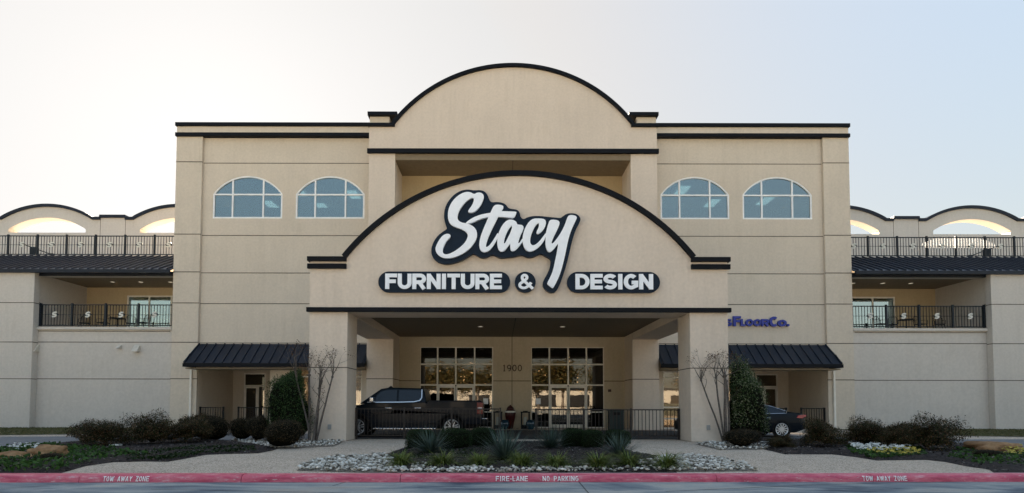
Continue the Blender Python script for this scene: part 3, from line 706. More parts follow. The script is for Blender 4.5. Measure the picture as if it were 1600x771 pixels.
# ------------------------------------------------------------------ ground
def ky(x): return 10.88+0.017*x          # kerb face line
ROAD = ground_mat('worn_road', [(0.20,0.215,0.23), (0.26,0.275,0.285), (0.34,0.34,0.33)], 2.2, speck=(260, [(.8,.8,.8), (1.1,1.1,1.1)]), stretch=(.35, 1.0, 1), big=(1.0, [(0.22,0.28,0.36), (0.62,0.70,0.76), (1.2,1.2,1.12), (1.3,1.15,.98)]), bump=.3, bscale=120)
AGG = ground_mat('exposed_aggregate', [(0.48,0.405,0.325), (0.58,0.49,0.395)], 1.1, speck=(48, [(.3,.29,.27), (.8,.78,.75), (1.0,1,1), (1.3,1.28,1.25)]), bump=.7, bscale=150)
DRIVE = ground_mat('driveway', [(0.13,0.135,0.14), (0.19,0.19,0.19)], 1.2, speck=(180, [(.8,.8,.8), (1.15,1.15,1.15)]))
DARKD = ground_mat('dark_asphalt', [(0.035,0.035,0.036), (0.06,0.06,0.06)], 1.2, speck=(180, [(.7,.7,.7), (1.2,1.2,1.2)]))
MULCH = ground_mat('mulch', [(0.012,0.010,0.010), (0.03,0.024,0.022)], 9, speck=(60, [(.3,.3,.3), (1.1,1.05,1.0), (2.2,2.0,1.9)]), bump=1, bscale=70)
GRASSG = ground_mat('lawn_soil', [(0.06,0.07,0.03), (0.12,0.11,0.05)], 4)
FARG = ground_mat('far_ground', [(0.10,0.11,0.07), (0.17,0.16,0.10)], .15)
def sheet(name, poly, z, mat, kind='structure', thick=0.0):
    mb = MB().prism(poly, z-max(.002, thick), z, axis='Z'); o = mb.build(name, mat); tag(o, kind=kind); return o
sheet('ground', [(-900,-900), (900,-900), (900,900), (-900,900)], -.20, FARG)
sheet('road', [(-90,-95), (90,-95), (90, 13), (-90, 13)], -.13, ROAD)
XS = 45
sheet('sidewalk', [(-XS, ky(-XS)+.30), (XS, ky(XS)+.30), (XS, 60), (-XS, 60)], 0.0, AGG, thick=.1)
sheet('driveway', [G(-60,684), G(118,683.5), (-11.5, 26), (-8, 24.5), (-8, 21.4), (-12, 19.0), G(60,697), G(0,704), (-30, 14.8), (-42, 14.0), (-44, 24)][0:11], .004, DRIVE)
sheet('driveway', [G(1700,685), G(1482,686), (11.5, 26), (8, 24.5), (8, 21.4), (13, 19.0), G(1560,697.5), G(1610,701), (32, 14.8), (42, 14.0), (44, 24)], .004, DRIVE)
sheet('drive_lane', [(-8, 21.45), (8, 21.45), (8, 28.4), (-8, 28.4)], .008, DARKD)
for s in (1, -1):
    gx = [(s*17.0, 24.6), (s*22, 23.2), (s*44, 22.0), (s*44, 29.92), (s*17.0, 29.92)]
    sheet('lawn', gx, .02, GRASSG)
sheet('bounce_lot', [(-90,-95), (90,-95), (90,-3), (-90,-3)], -.10, ground_mat('bounce_concrete', [(0.40,0.38,0.34), (0.50,0.47,0.42)], .8))  # unseen lot, made pale so its sunlit surface bounces light onto the facade
# road joints and cracks
mb = MB()
for pts in ([(902,750), (920,771), (950,800)], [(0,766), (110,757), (250,752)], [(236,766), (540,771), (700,790)], [(1040,768), (1300,756), (1500,752)], [(520,760), (545,753)]):
    g = [G(p[0], p[1], -.13) for p in pts]
    Lp, Rp = ribbon(g, .022); n = len(Lp)
    for k in range(n-1): mb.add([(Lp[k][0], Lp[k][1], -.126), (Lp[k+1][0], Lp[k+1][1], -.126), (Rp[k+1][0], Rp[k+1][1], -.126), (Rp[k][0], Rp[k][1], -.126)], [(0,1,2,3)])
tag(mb.build('road_joint', plain('crack_filler', (.03,.033,.036), .8)), kind='structure')
# kerb, red paint, in segments
m, nt, b, o = newmat('red_kerb_paint'); L = nt.links.new; KERBM = m
tc = N(nt, 'ShaderNodeTexCoord'); mp = N(nt, 'ShaderNodeMapping'); mp.inputs['Scale'].default_value = (1, 4, 4); L(tc.outputs['Object'], mp.inputs['Vector'])
n1 = N(nt, 'ShaderNodeTexNoise', Scale=2.2, Detail=9.0, Roughness=.7); L(mp.outputs[0], n1.inputs['Vector'])
r1 = ramp(nt, [(.30, (.30,.022,.05)), (.46, (.50,.06,.11)), (.58, (.58,.13,.17)), (.68, (.62,.34,.36))]); L(n1.outputs['Fac'], r1.inputs[0])
n2 = N(nt, 'ShaderNodeTexNoise', Scale=8.0, Detail=8.0, Roughness=.75); L(mp.outputs[0], n2.inputs['Vector'])
r2 = ramp(nt, [(.61, (0,0,0)), (.64, (1,1,1))]); L(n2.outputs['Fac'], r2.inputs[0])
mx = N(nt, 'ShaderNodeMix', data_type='RGBA'); L(r2.outputs[0], mx.inputs[0]); L(r1.outputs[0], mx.inputs[6]); mx.inputs[7].default_value = (.5,.45,.42,1)
L(mx.outputs[2], b.inputs['Base Color']); b.inputs['Roughness'].default_value = .55
bp = N(nt, 'ShaderNodeBump', Strength=.3, Distance=.01); L(n2.outputs['Fac'], bp.inputs['Height']); L(bp.outputs[0], b.inputs['Normal'])
kp = [(0, -.15), (.012, -.06), (.03, -.025), (.06, -.005), (.10, .006), (.20, .012), (.27, .012), (.285, -.02), (.285, -.15)]
mb = MB(); x = -33.0; seg = [3.05]*40
KX = [-33]; 
while KX[-1] < 33: KX.append(KX[-1]+random.choice((3.02, 3.05, 2.2, 3.05)))
for i in range(len(KX)-1):
    xa, xb = KX[i]+.006, KX[i+1]-.006; n = len(kp); dz = random.uniform(-.003, .003)
    vs = [(xx, ky(xx)+a, b_+dz) for xx in (xa, (xa+xb)/2, xb) for a, b_ in kp]
    fs = [(r*n+k, r*n+k+1, (r+1)*n+k+1, (r+1)*n+k) for r in (0, 1) for k in range(n-1)]+[tuple(range(n))[::-1], tuple(2*n+k for k in range(n))]
    mb.add(vs, fs)
tag(mb.build('kerb', KERBM, smooth=35), kind='structure')
# pale concrete edging behind the kerb and gutter dirt line
mb = MB()
mb.add([(-33, ky(-33)+.288, -.1), (33, ky(33)+.288, -.1), (33, ky(33)+.33, -.1), (-33, ky(-33)+.33, -.1), (-33, ky(-33)+.288, .004), (33, ky(33)+.288, .004), (33, ky(33)+.33, .006), (-33, ky(-33)+.33, .006)], [(0,3,2,1), (4,5,6,7), (0,1,5,4), (1,2,6,5), (2,3,7,6), (3,0,4,7)])
tag(mb.build('kerb_edging', plain('edging_concrete', (.62,.60,.56), .9, var=.35, scale=5)), kind='structure')
mb = MB(); x = -33
while x < 33:
    wd = random.uniform(.1, .9); y = ky(x)-random.uniform(.0, .012); t = random.uniform(.008, .035)
    mb.add([(x, y-t*.4, -.125), (x+wd*.5, y-t+.017*wd*.5, -.125), (x+wd, y+.017*wd, -.125), (x+wd*.5, y+.01, -.125)], [(0,1,2,3)]); x += wd+random.uniform(0, .6)
tag(mb.build('gutter_grit', plain('grit', (.36,.33,.31), .9, var=.4, scale=12)), kind='stuff')
# words stencilled on the kerb face
KW = {'I': .25, 'N': .62, ' ': .5, 'L': .5, 'W': .8, '*': .58, 'A': .62, '-': .3}
KTXT = plain('stencil_white', (.85,.80,.78), .7, var=.2, scale=25)
def kerb_text(text, pxa, pxb):
    ya = 10.9
    xa, xb = PX(pxa, 747, ya), PX(pxb, 747, ya)
    def pl(v):   # wrap on the sloping face of the kerb
        x, y, z = v; f = (z)/1.0
        prof = [(0.005, -.115), (.008, -.092), (.011, -.068), (.018, -.045), (.034, -.021)]
        k = min(3.999, max(0, f*4)); i = int(k); t = k-i
        a = prof[i][0]*(1-t)+prof[i+1][0]*t; b_ = prof[i][1]*(1-t)+prof[i+1][1]*t
        off = .006 if y < .5 else -.002
        return (x, ky(x)+a-off, b_+off)
    # subdivide vertically so that letters follow the rollover
    W = sum(KW.get(c, KW['*']) for c in text)+.14*(len(text)-1); sx = (xb-xa)/W; x = 0; mb = MB()
    for c in text:
        wd = KW.get(c, KW['*'])
        if c != ' ':
            for st in glyph(c, wd, .15):
                fine = [st[0]]
                for a, b_ in zip(st, st[1:]):
                    k = max(1, int(math.hypot(a[0]-b_[0], a[1]-b_[1])/.2)); fine += [(a[0]+(b_[0]-a[0])*j/k, a[1]+(b_[1]-a[1])*j/k) for j in range(1, k+1)]
                Lp, Rp = ribbon(fine, .16); n = len(Lp)
                for k in range(n-1):
                    q = [Lp[k], Lp[k+1], Rp[k+1], Rp[k]]
                    q = [(xa+(x+p[0])*sx+random.uniform(-.002, .002), min(1, max(0, p[1]+random.uniform(-.015, .015)))) for p in q]
                    mb.add([pl((p[0], 0, p[1])) for p in q], [(0,1,2,3)])
        x += wd+.14
    return mb.build('kerb_lettering', KTXT, recalc=False)
o = kerb_text('TOW AWAY ZONE', 170, 240); tag(o, 'white stencilled words TOW AWAY ZONE on the red kerb at the left', 'lettering')
o = kerb_text('FIRE-LANE', 775, 825); tag(o, 'white stencilled words FIRE LANE on the red kerb before the doors', 'lettering')
o = kerb_text('NO PARKING', 848, 904); tag(o, 'white stencilled words NO PARKING on the red kerb before the doors', 'lettering')
o = kerb_text('TOW AWAY ZONE', 1353, 1424); tag(o, 'white stencilled words TOW AWAY ZONE on the red kerb at the right', 'lettering')

# beds
def inside(P, poly):
    x, y = P[:,0], P[:,1]; c = np.zeros(len(P), bool); n = len(poly)
    for i in range(n):
        x1, y1 = poly[i]; x2, y2 = poly[(i+1) % n]
        k = ((y1 > y) != (y2 > y)) & (x < (x2-x1)*(y-y1)/((y2-y1)+1e-12)+x1); c ^= k
    return c
def edgedist(P, poly):
    d = np.full(len(P), 1e9); n = len(poly)
    for i in range(n):
        a = np.array(poly[i]); b_ = np.array(poly[(i+1) % n]); ab = b_-a
        t = np.clip(((P-a)@ab)/(ab@ab+1e-12), 0, 1); q = a+t[:,None]*ab; d = np.minimum(d, np.hypot(*(P-q).T))
    return d
def hnoise(P, sc, seed):
    r = np.random.default_rng(seed); h = np.zeros(len(P))
    for k in range(6):
        a = r.uniform(0, 2*pi); f = sc*r.uniform(.6, 2.4); h += np.sin((P[:,0]*cos(a)+P[:,1]*sin(a))*f+r.uniform(0, 6))/6
    return h
BEDS = {}
def bedh(P, poly, seed):
    d = edgedist(P, poly); ins = inside(P, poly)
    h = -.025+np.minimum(d, .5)*.22+.03*hnoise(P, 5, seed)*np.minimum(d*2, 1)
    return np.where(ins, h, -.03)
def bed(name, poly, mat, seed, label=None):
    BEDS[name+str(seed)] = (poly, seed)
    o = sheet(name, poly, .006, mat, 'structure')
    P = np.array(poly); x0, y0 = P.min(0)-.05; x1, y1 = P.max(0)+.05; st = .09
    nx, ny = int((x1-x0)/st)+1, int((y1-y0)/st)+1
    X, Y = np.meshgrid(x0+np.arange(nx)*st, y0+np.arange(ny)*st); Q = np.stack([X.ravel(), Y.ravel()], 1); Hh = bedh(Q, poly, seed)
    Z = Hh+RNG.normal(0, .006, len(Q)); Z = np.where(Hh < -.02, -.03, Z)
    vs = [(float(a), float(b_), float(c)) for (a, b_), c in zip(Q, Z)]
    idx = np.arange(nx*ny).reshape(ny, nx); fs = []
    hh = Hh.reshape(ny, nx)
    for j in range(ny-1):
        for i in range(nx-1):
            if max(hh[j,i], hh[j,i+1], hh[j+1,i], hh[j+1,i+1]) > -.02: fs.append((idx[j,i], idx[j,i+1], idx[j+1,i+1], idx[j+1,i]))
    m_ = MB(); m_.v = vs; m_.f = [tuple(int(q) for q in f) for f in fs]; m_.m = [0]*len(fs)
    o2 = m_.build(name+'_mound', mat, smooth=60, recalc=False); tag(o2, kind='structure'); return o
kf = lambda px: (lambda X: (X, ky(X)+.34))(PX(px, 737, 11.2))
bedL = [(-30, ky(-30)+.34), kf(104), G(134,730), G(176,724), G(225,722.5), G(262,723), G(290,718), G(322,712), G(360,710.5), G(404,709.5), G(427,705), G(440,700), G(380,692), G(330,688), (-10.6, 21.2), (-13.5, 20.6), G(110,692.5), G(60,699), G(0,706), (-30, 14.6)]
bedR = [(30, ky(30)+.34), (30, 14.4), G(1600,703), G(1560,699), G(1500,693), (13.8, 20.8), (9.5, 21.6), (7.6, 21.4), G(1150,694), G(1190,701), G(1211,706), G(1226,709.6), G(1301,709.6), G(1338,714), G(1370,719), G(1447,718), G(1476,721), G(1511,728), G(1546,733), kf(1565)]
bedC = [G(600,712.5), kf(600), kf(1060), G(1041,714), G(1028,712), G(985,706), (PX(960,690,20.0), 19.7), (PX(645,690,20), 19.7), G(638,698), G(610,708)]
bed('planting_bed', bedL, MULCH, 1); bed('planting_bed', bedR, MULCH, 2); bed('planting_bed', bedC, MULCH, 3)
cobL = [G(464,736.5), G(475,728), G(488,723.5), G(521,717), G(560,714), G(600,711.5), G(612,718), G(630,728), G(760,730), kf(760), kf(600)]
cobR = [kf(760), G(760,730), G(985,729), G(1015,720), G(1041,714), G(1080,713), G(1117,716), G(1158,725), G(1185,736)]
cobL2 = [G(360,691), G(372,688.5), G(420,690), G(470,690), G(537,691), G(522,698.5), G(470,701), G(440,702), G(400,700)]
cobR2 = [G(1086,694), G(1140,690), G(1200,693), G(1215,700), G(1183,702.5), G(1124,703)]
COB = None
m, nt, b, o = newmat('river_stone'); COB = m
g_ = N(nt, 'ShaderNodeNewGeometry'); r_ = ramp(nt, [(0, (.07,.06,.045)), (.25, (.26,.235,.19)), (.6, (.50,.47,.41)), (1, (.72,.70,.64))]); nt.links.new(g_.outputs['Random Per Island'], r_.inputs[0]); nt.links.new(r_.outputs[0], b.inputs['Base Color']); b.inputs['Roughness'].default_value = .85
bmi = bmesh.new(); bmesh.ops.create_icosphere(bmi, subdivisions=1, radius=1); ICO_V = np.array([v.co[:] for v in bmi.verts]); ICO_F = np.array([[v.index for v in f.verts] for f in bmi.faces]); bmi.free()
bmi = bmesh.new(); bmesh.ops.create_icosphere(bmi, subdivisions=3, radius=1); IC3_V = np.array([v.co[:] for v in bmi.verts]); IC3_F = np.array([[v.index for v in f.verts] for f in bmi.faces]); bmi.free()
bmi = bmesh.new(); bmesh.ops.create_icosphere(bmi, subdivisions=4, radius=1); IC4_V = np.array([v.co[:] for v in bmi.verts]); IC4_F = np.array([[v.index for v in f.verts] for f in bmi.faces]); bmi.free()
def rand_in(poly, n):
    P = np.array(poly); lo, hi = P.min(0), P.max(0); out = np.zeros((0, 2))
    while len(out) < n:
        q = RNG.uniform(lo, hi, (n*2, 2)); out = np.vstack([out, q[inside(q, poly)]])
    return out[:n]
def npmesh(name, V, Fc, mat, smooth=False):
    me = bpy.data.meshes.new(name); me.vertices.add(len(V)); me.vertices.foreach_set('co', np.ascontiguousarray(V, dtype=np.float32).ravel())
    k = Fc.shape[1]; me.loops.add(Fc.size); me.loops.foreach_set('vertex_index', Fc.ravel().astype(np.int32))
    me.polygons.add(len(Fc)); me.polygons.foreach_set('loop_start', np.arange(0, Fc.size, k, dtype=np.int32)); me.polygons.foreach_set('loop_total', np.full(len(Fc), k, dtype=np.int32))
    me.update(calc_edges=True); me.validate()
    if smooth: me.shade_smooth()
    me.materials.append(mat); return me
def link(name, me, parent=None, loc=(0,0,0)):
    o = bpy.data.objects.new(name, me); COL.objects.link(o); o.location = loc
    if parent is not None: o.parent = parent
    return o
def stones(name, poly, n, smin, smax, label):
    c = rand_in(poly, n); V = []; Fc = []
    for i in range(n):
        r = RNG.uniform(smin, smax)*np.array([RNG.uniform(.8, 1.35), RNG.uniform(.7, 1.1), RNG.uniform(.4, .75)])
        v = ICO_V*(1+RNG.uniform(-.16, .16, (len(ICO_V), 1)))*r; a = RNG.uniform(0, 2*pi); t = RNG.normal(0, .25)
        Rx = np.array([[1,0,0],[0,cos(t),-sin(t)],[0,sin(t),cos(t)]]); Rz = np.array([[cos(a),-sin(a),0],[sin(a),cos(a),0],[0,0,1]])
        v = v@Rx.T@Rz.T+np.array([c[i,0], c[i,1], .02+r[2]*.5+RNG.uniform(0, .05)]); V.append(v); Fc.append(ICO_F+i*len(ICO_V))
    o = link(name, npmesh(name, np.vstack(V), np.vstack(Fc), COB)); tag(o, kind='stuff'); o['label'] = label; o['category'] = 'stones'; return o
SOIL = ground_mat('stone_bed_base', [(0.16,0.14,0.115), (0.26,0.23,0.19)], 8, speck=(30, [(.4,.4,.4), (1,1,1), (1.4,1.4,1.4)]), bump=1, bscale=50)
for i, (pl_, nn, l) in enumerate(((cobL, 620, 'pale river cobbles in a curved bed left of the front shrubs'), (cobR, 700, 'pale river cobbles in a curved bed right of the front shrubs'), (cobL2, 300, 'pale stones at the foot of the left canopy column'), (cobR2, 230, 'pale stones at the foot of the right canopy column'))):
    sheet('stone_bed', pl_, .010, SOIL, 'structure'); stones('river_cobbles', pl_, int(nn*2.6), .016, .052, l)
# mulch chips
CHIP = leafmat('mulch_chip', [(.006,.006,.006), (.015,.012,.011), (.035,.03,.028), (.09,.08,.075), (.22,.2,.18)], .8, 0)
def cards(C, size, nrm=None, asp=.5, flat=0.0, rng=RNG):
    """diamond leaf cards at centres C; returns V,F"""
    n = len(C); a = rng.normal(0, 1, (n, 3)); a /= np.linalg.norm(a, axis=1)[:,None]
    if nrm is not None: a = a*.8+nrm; a /= np.linalg.norm(a, axis=1)[:,None]
    if flat: a = a*(1-flat)+np.array([0,0,flat]); a /= np.linalg.norm(a, axis=1)[:,None]
    u = np.cross(a, rng.normal(0, 1, (n, 3))); u /= np.linalg.norm(u, axis=1)[:,None]+1e-9; v = np.cross(a, u)
    s = (size*rng.uniform(.6, 1.35, n))[:,None]
    V = np.stack([C-u*s, C-v*s*asp+a*s*.12, C+u*s, C+v*s*asp+a*s*.12], 1).reshape(-1, 3); Fc = np.arange(4*n).reshape(n, 4); return V, Fc
for poly, seed, n in ((bedL, 1, 9000), (bedR, 2, 9000), (bedC, 3, 5000)):
    p = rand_in(poly, n); h = bedh(p, poly, seed); C = np.column_stack([p, np.maximum(h, .006)+.008]); V, Fc = cards(C, .034, flat=.6, asp=.35)
    tag(link('mulch_chips', npmesh('mulch_chips', V, Fc, CHIP)), kind='stuff')
# lawns of short grass
LAWN = leafmat('lawn_blade', [(.07,.08,.03), (.12,.12,.05), (.2,.17,.09)], .7)
for s in (1, -1):
    poly = [(s*18.5, 24.0), (s*22, 23.2), (s*36, 22.3), (s*36, 29.8), (s*18.5, 29.8)]
    p = rand_in(poly, 16000); C = np.column_stack([p, np.full(len(p), .045)]); V, Fc = cards(C, .05, asp=.25)
    tag(link('lawn_grass', npmesh('lawn_grass', V, Fc, LAWN)), kind='stuff')

# ------------------------------------------------------------------ plants
DG = leafmat('dark_leaf', [(.005,.014,.004), (.014,.03,.008), (.03,.055,.015)], .42)
RB = leafmat('redbrown_leaf', [(.006,.010,.004), (.015,.018,.007), (.04,.018,.008), (.02,.03,.010), (.03,.045,.014), (.10,.05,.02), (.18,.13,.08)], .5)
DP = leafmat('plum_leaf', [(.003,.006,.0025), (.009,.012,.005), (.022,.02,.009), (.05,.035,.018), (.14,.10,.055)], .5)
EVG = leafmat('evergreen_leaf', [(.005,.018,.004), (.012,.035,.009), (.03,.065,.016), (.08,.12,.045)], .38)
EVP = leafmat('pale_evergreen_leaf', [(.008,.022,.005), (.02,.045,.01), (.05,.085,.025), (.10,.13,.05), (.34,.34,.24)], .38)
GC = leafmat('groundcover_leaf', [(.02,.045,.012), (.04,.09,.02), (.07,.14,.035)], .5)
YUC = leafmat('yucca_leaf', [(.035,.055,.045), (.06,.09,.072), (.11,.15,.125)], .42, .1)
LIR = leafmat('liriope_leaf', [(.05,.075,.015), (.11,.15,.035), (.2,.23,.07)], .45, .2)
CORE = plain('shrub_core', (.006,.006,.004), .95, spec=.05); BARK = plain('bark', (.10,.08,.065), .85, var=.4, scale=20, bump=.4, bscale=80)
BARKP = plain('pale_bark', (.10,.082,.068), .8, var=.45, scale=14, bump=.3, bscale=60)
def lump(D, seed, amp=.12, freq=3.0):
    r = np.random.default_rng(seed); h = np.ones(len(D))
    for k in range(9):
        a = r.normal(0, 1, 3); a *= freq*r.uniform(.5, 1.7)/np.linalg.norm(a); h += amp/2*np.sin(D@a+r.uniform(0, 6))
    return h
def shrub_proto(name, rx, ry, rz, mat, n, leaf, seed, amp=.14, loose=0.0, squat=.0, sprigs=0, shape='ball', asp=.5):
    """returns two meshes: foliage, core (base at z=0)"""
    rng = np.random.default_rng(seed)
    D = rng.normal(0, 1, (n, 3)); D /= np.linalg.norm(D, axis=1)[:,None]; D[:,2] = np.where(D[:,2] < -.55, -D[:,2], D[:,2])
    def env(D):
        h = lump(D, seed, amp, 4.5 if loose > 1 else 3.0)
        if shape == 'box': p = 3.2; k = (np.abs(D)**p).sum(1)**(-1/p); h = h*k
        if shape == 'cone': h = h*(np.abs(D)**2.5).sum(1)**(-1/2.5)
        return h[:,None]
    e = env(D); rad = 1-np.abs(rng.normal(0, .09+loose*.12, n))+rng.normal(0, .02+loose*.05, n)
    R = np.array([rx, ry, rz]); C = D*e*rad[:,None]*R; 
    if shape == 'cone':
        k = 1-.05*np.clip((C[:,2]/rz), -1, 1); C[:,0] *= k; C[:,1] *= k
    nn = D/R; nn /= np.linalg.norm(nn, axis=1)[:,None]
    V, Fc = cards(C, leaf, nrm=nn, asp=asp, rng=rng)
    if sprigs:
        k = sprigs; d = rng.normal(0, 1, (k, 3)); d[:,2] = np.abs(d[:,2])+.3; d /= np.linalg.norm(d, axis=1)[:,None]
        base = d*env(d)*R; L = rng.uniform(.02, .20, k); pts = []
        for i in range(k):
            for q in range(7): pts.append(base[i]+(d[i]*.5+np.array([0,0,.6]))*L[i]*q/6*1.0+rng.normal(0, .012, 3))
        V2, F2 = cards(np.array(pts), leaf*.8, asp=asp, rng=rng); Fc = np.vstack([Fc, F2+len(V)]); V = np.vstack([V, V2])
    V[:,2] += rz*.93; V[:,2] = np.maximum(V[:,2], .01)
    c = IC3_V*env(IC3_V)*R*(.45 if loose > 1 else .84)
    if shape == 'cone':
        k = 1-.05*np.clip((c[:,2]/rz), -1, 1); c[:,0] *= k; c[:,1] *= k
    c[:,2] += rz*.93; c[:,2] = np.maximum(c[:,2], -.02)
    return npmesh('foliage', V, Fc, mat), npmesh('dark_core', c, IC3_F, CORE, True)  # added solid dark core blocks the view through the foliage
def shrub(name, protos, px, py, Y, scale, label, cat='shrub', group=None, rot=0.0):
    x = PX(px, py, Y); r = empty(name, (x, Y, 0.0), label, cat, group)
    r.rotation_euler.z = rot; r.scale = scale if isinstance(scale, tuple) else (scale,)*3
    link('foliage', protos[0], r); link('dark_core', protos[1], r); return r
def Yg(py): return G(800, py)[1]
nand = shrub_proto('n', .95, .8, .56, RB, 15000, .030, 21, .26, loose=1.25, sprigs=60)
nand2 = shrub_proto('n', .95, .8, .56, RB, 15000, .030, 27, .28, loose=1.25, sprigs=60)
ball = shrub_proto('b', 1, .95, .78, DP, 9000, .028, 31, .12, loose=.4, sprigs=60)
ballg = shrub_proto('b', 1, .95, .8, DG, 8000, .030, 32, .08, loose=.2)
boxh = shrub_proto('b', 1, .8, .62, DG, 9000, .026, 33, .05, loose=.2, shape='box')
tallL = shrub_proto('t', 1, .9, 1.75, EVG, 16000, .036, 41, .16, loose=.6, shape='cone', sprigs=110)
tallR = shrub_proto('t', 1, .9, 1.75, EVP, 14000, .040, 42, .24, loose=1.0, shape='cone', sprigs=120)
bg = 'loose red-brown shrubs in the planting beds'
def sc(wpx, hpx, Y, rx=1, rz=.55):   # scale from photo width/height at depth Y
    s = F/Y; return (wpx/2/s/rx, wpx/2/s/rx*.9, hpx/s/(rz*1.93))
def put(name, pr, cx, wpx, top, base, label, rz=.55, cat='shrub', group=None, rot=0.):
    Y = Yg(base); s = sc(wpx, base-top, Y, 1, rz); return shrub(name, pr, cx, base, Y+.3, s, label, cat, group, rot)
# left bed
put('red_shrub', nand, 160, 90, 664, 702, 'loose red-brown leafy shrub farthest left, behind the tan boulders', group=bg)
put('red_shrub', nand2, 236, 76, 658, 700, 'loose red-brown leafy shrub second from the left in the left bed', group=bg, rot=1.0)
put('red_shrub', nand, 296, 80, 656, 697, 'loose red-brown shrub touching the round clipped ones in the left bed', group=bg, rot=2.5)
put('clipped_shrub', ball, 330, 62, 650, 692, 'dark clipped shrub under the left end of the left awning', rz=.78)
put('clipped_shrub', ball, 378, 36, 654, 691, 'small dark round shrub beside the path by the left porch door', rz=.78, rot=1)
put('clipped_shrub', ball, 403, 48, 651, 692, 'dark round shrub between the small one and the big front ball', rz=.78, rot=2)
put('clipped_shrub', ball, 441, 64, 656, 703, 'largest dark clipped ball, before the tall evergreen on the left', rz=.78, rot=3)
put('evergreen_shrub', tallL, 450, 66, 583, 692, 'tall dense dark green rounded evergreen left of the left canopy column', rz=1.75)
# right bed
put('evergreen_shrub', tallR, 1166, 64, 583, 691, 'tall loose evergreen with pale leaves beside the dark sedan', rz=1.75)
put('clipped_shrub', ball, 1160, 70, 670, 700, 'low dark shrub at the foot of the right evergreen', rz=.78, rot=4)
put('red_shrub', nand2, 1222, 46, 684, 703, 'low dark sprawling shrub below the sedan rear wheel', group=bg, rot=5)
put('red_shrub', nand, 1286, 74, 661, 702, 'red-brown leafy shrub behind the sedan tail in the right bed', group=bg, rot=4)
put('red_shrub', nand2, 1354, 74, 663, 699, 'red-brown leafy shrub around the rock in the right bed', group=bg, rot=2)
put('red_shrub', nand, 1402, 60, 667, 705, 'red-brown leafy shrub directly behind the white flowers', group=bg, rot=1.4)
put('red_shrub', nand2, 1453, 92, 662, 707, 'largest red-brown shrub, last before the right driveway', group=bg, rot=3.3)
put('low_shrub', ball, 1545, 40, 703, 717, 'very low dark shrub before the tan boulder on the right', rz=.78)
put('low_shrub', ball, 82, 34, 711, 726, 'very low dark shrub before the block-shaped tan boulder', rz=.78)
# centre bed
put('box_hedge', boxh, 660, 50, 672, 707, 'dark clipped hedge at the left end of the centre bed', rz=.62, group='hedges in the centre bed')
put('box_hedge', boxh, 714, 56, 670, 706, 'dark clipped hedge just right of the first yucca in the centre bed', rz=.62, group='hedges in the centre bed', rot=.1)
put('box_hedge', boxh, 757, 44, 669, 702, 'dark clipped hedge below the pickup tail light', rz=.62, group='hedges in the centre bed')
put('box_hedge', boxh, 899, 42, 670, 703, 'dark green clipped hedge below the right half of the glass doors', rz=.62, group='hedges in the centre bed')
put('box_hedge', boxh, 928, 36, 672, 705, 'dark green clipped hedge left of the rightmost yucca', rz=.62, group='hedges in the centre bed', rot=.2)
put('box_hedge', boxh, 967, 44, 672, 700, 'olive topped hedge behind the rightmost yucca, below the dark bin', rz=.62, group='hedges in the centre bed')
# yuccas and liriope: blades
def blades(n, L, wd, up, droop, mat, seed, nseg=4, spread=1.0, r0=.05):
    rng = np.random.default_rng(seed); V = []; Fc = []; o = 0
    for i in range(n):
        a = rng.uniform(0, 2*pi); el = rng.uniform(*up); l = L*rng.uniform(.7, 1.15); d = np.array([cos(a), sin(a)]); side = np.array([-d[1], d[0], 0])
        p = np.array([d[0]*r0*rng.random(), d[1]*r0*rng.random(), 0.02]); e = el
        for k in range(nseg+1):
            w_ = wd*(1-(k/nseg)**1.6)*.5+.0008; V += [p-side*w_, p+side*w_]
            if k < nseg:
                p = p+np.array([d[0]*cos(e), d[1]*cos(e), sin(e)])*l/nseg; e -= droop*rng.uniform(.5, 1.2)/nseg
                Fc.append((o+2*k, o+2*k+1, o+2*k+3, o+2*k+2))
        o += 2*(nseg+1)
    V = np.array(V); V[:,2] = np.maximum(V[:,2], .01); return npmesh('leaves', V, np.array(Fc), mat)
yucs = [blades(260, .72, .022, (.08, 1.3), .2, YUC, 50+i, 3) for i in range(3)]
lirs = [blades(300, .36, .012, (.4, 1.5), 1.9, LIR, 60+i, 5, r0=.13) for i in range(3)]
def tuft(name, me, px, base, s, label, cat, group, i=0):
    Y = Yg(base)+.1; r = empty(name, (PX(px, base, Y), Y, .05), label, cat, group); r.scale = (s, s, s*.95); r.rotation_euler.z = i*1.3
    link('leaves', me, r); link('crown_base', CB, r); return r
cbm = MB().lathe([(0, .0), (.09, .0), (.08, .06), (.04, .11), (0, .12)], (0, 0, 0), 10); _o = cbm.build('crown_base', CORE); CB = _o.data; bpy.data.objects.remove(_o)
for i, (px, b_, s, l) in enumerate(((673, 713, 1.1, 'spiky grey-green yucca at the left of the centre bed'), (790, 724, 1.22, 'largest spiky yucca, in the middle of the centre bed'), (860, 705, 1.05, 'spiky yucca below the glass entry doors'), (968, 718, 1.0, 'spiky yucca at the right end of the centre bed'))):
    tuft('yucca', yucs[i % 3], px, b_, s, l, 'yucca', 'yuccas in the centre bed', i)
for i, (px, b_, s) in enumerate(((627, 733, 1.05), (692, 733, 1.1), (748, 733, 1.0), (815, 733, 1.05), (870, 734, 1.05), (935, 735, 1.1), (983, 733, 1.05), (1042, 735, 1.15))):
    names = ('leftmost', 'second', 'third', 'fourth', 'fifth', 'sixth', 'seventh', 'rightmost')
    tuft('grass_tuft', lirs[i % 3], px, b_, s*1.2, ('%s yellow-green grassy tuft in the row behind the red kerb' % names[i]) if i in (0, 7) else '%s from the left of the yellow-green grassy tufts behind the kerb' % names[i], 'tuft', 'grassy tufts along the kerb', i)
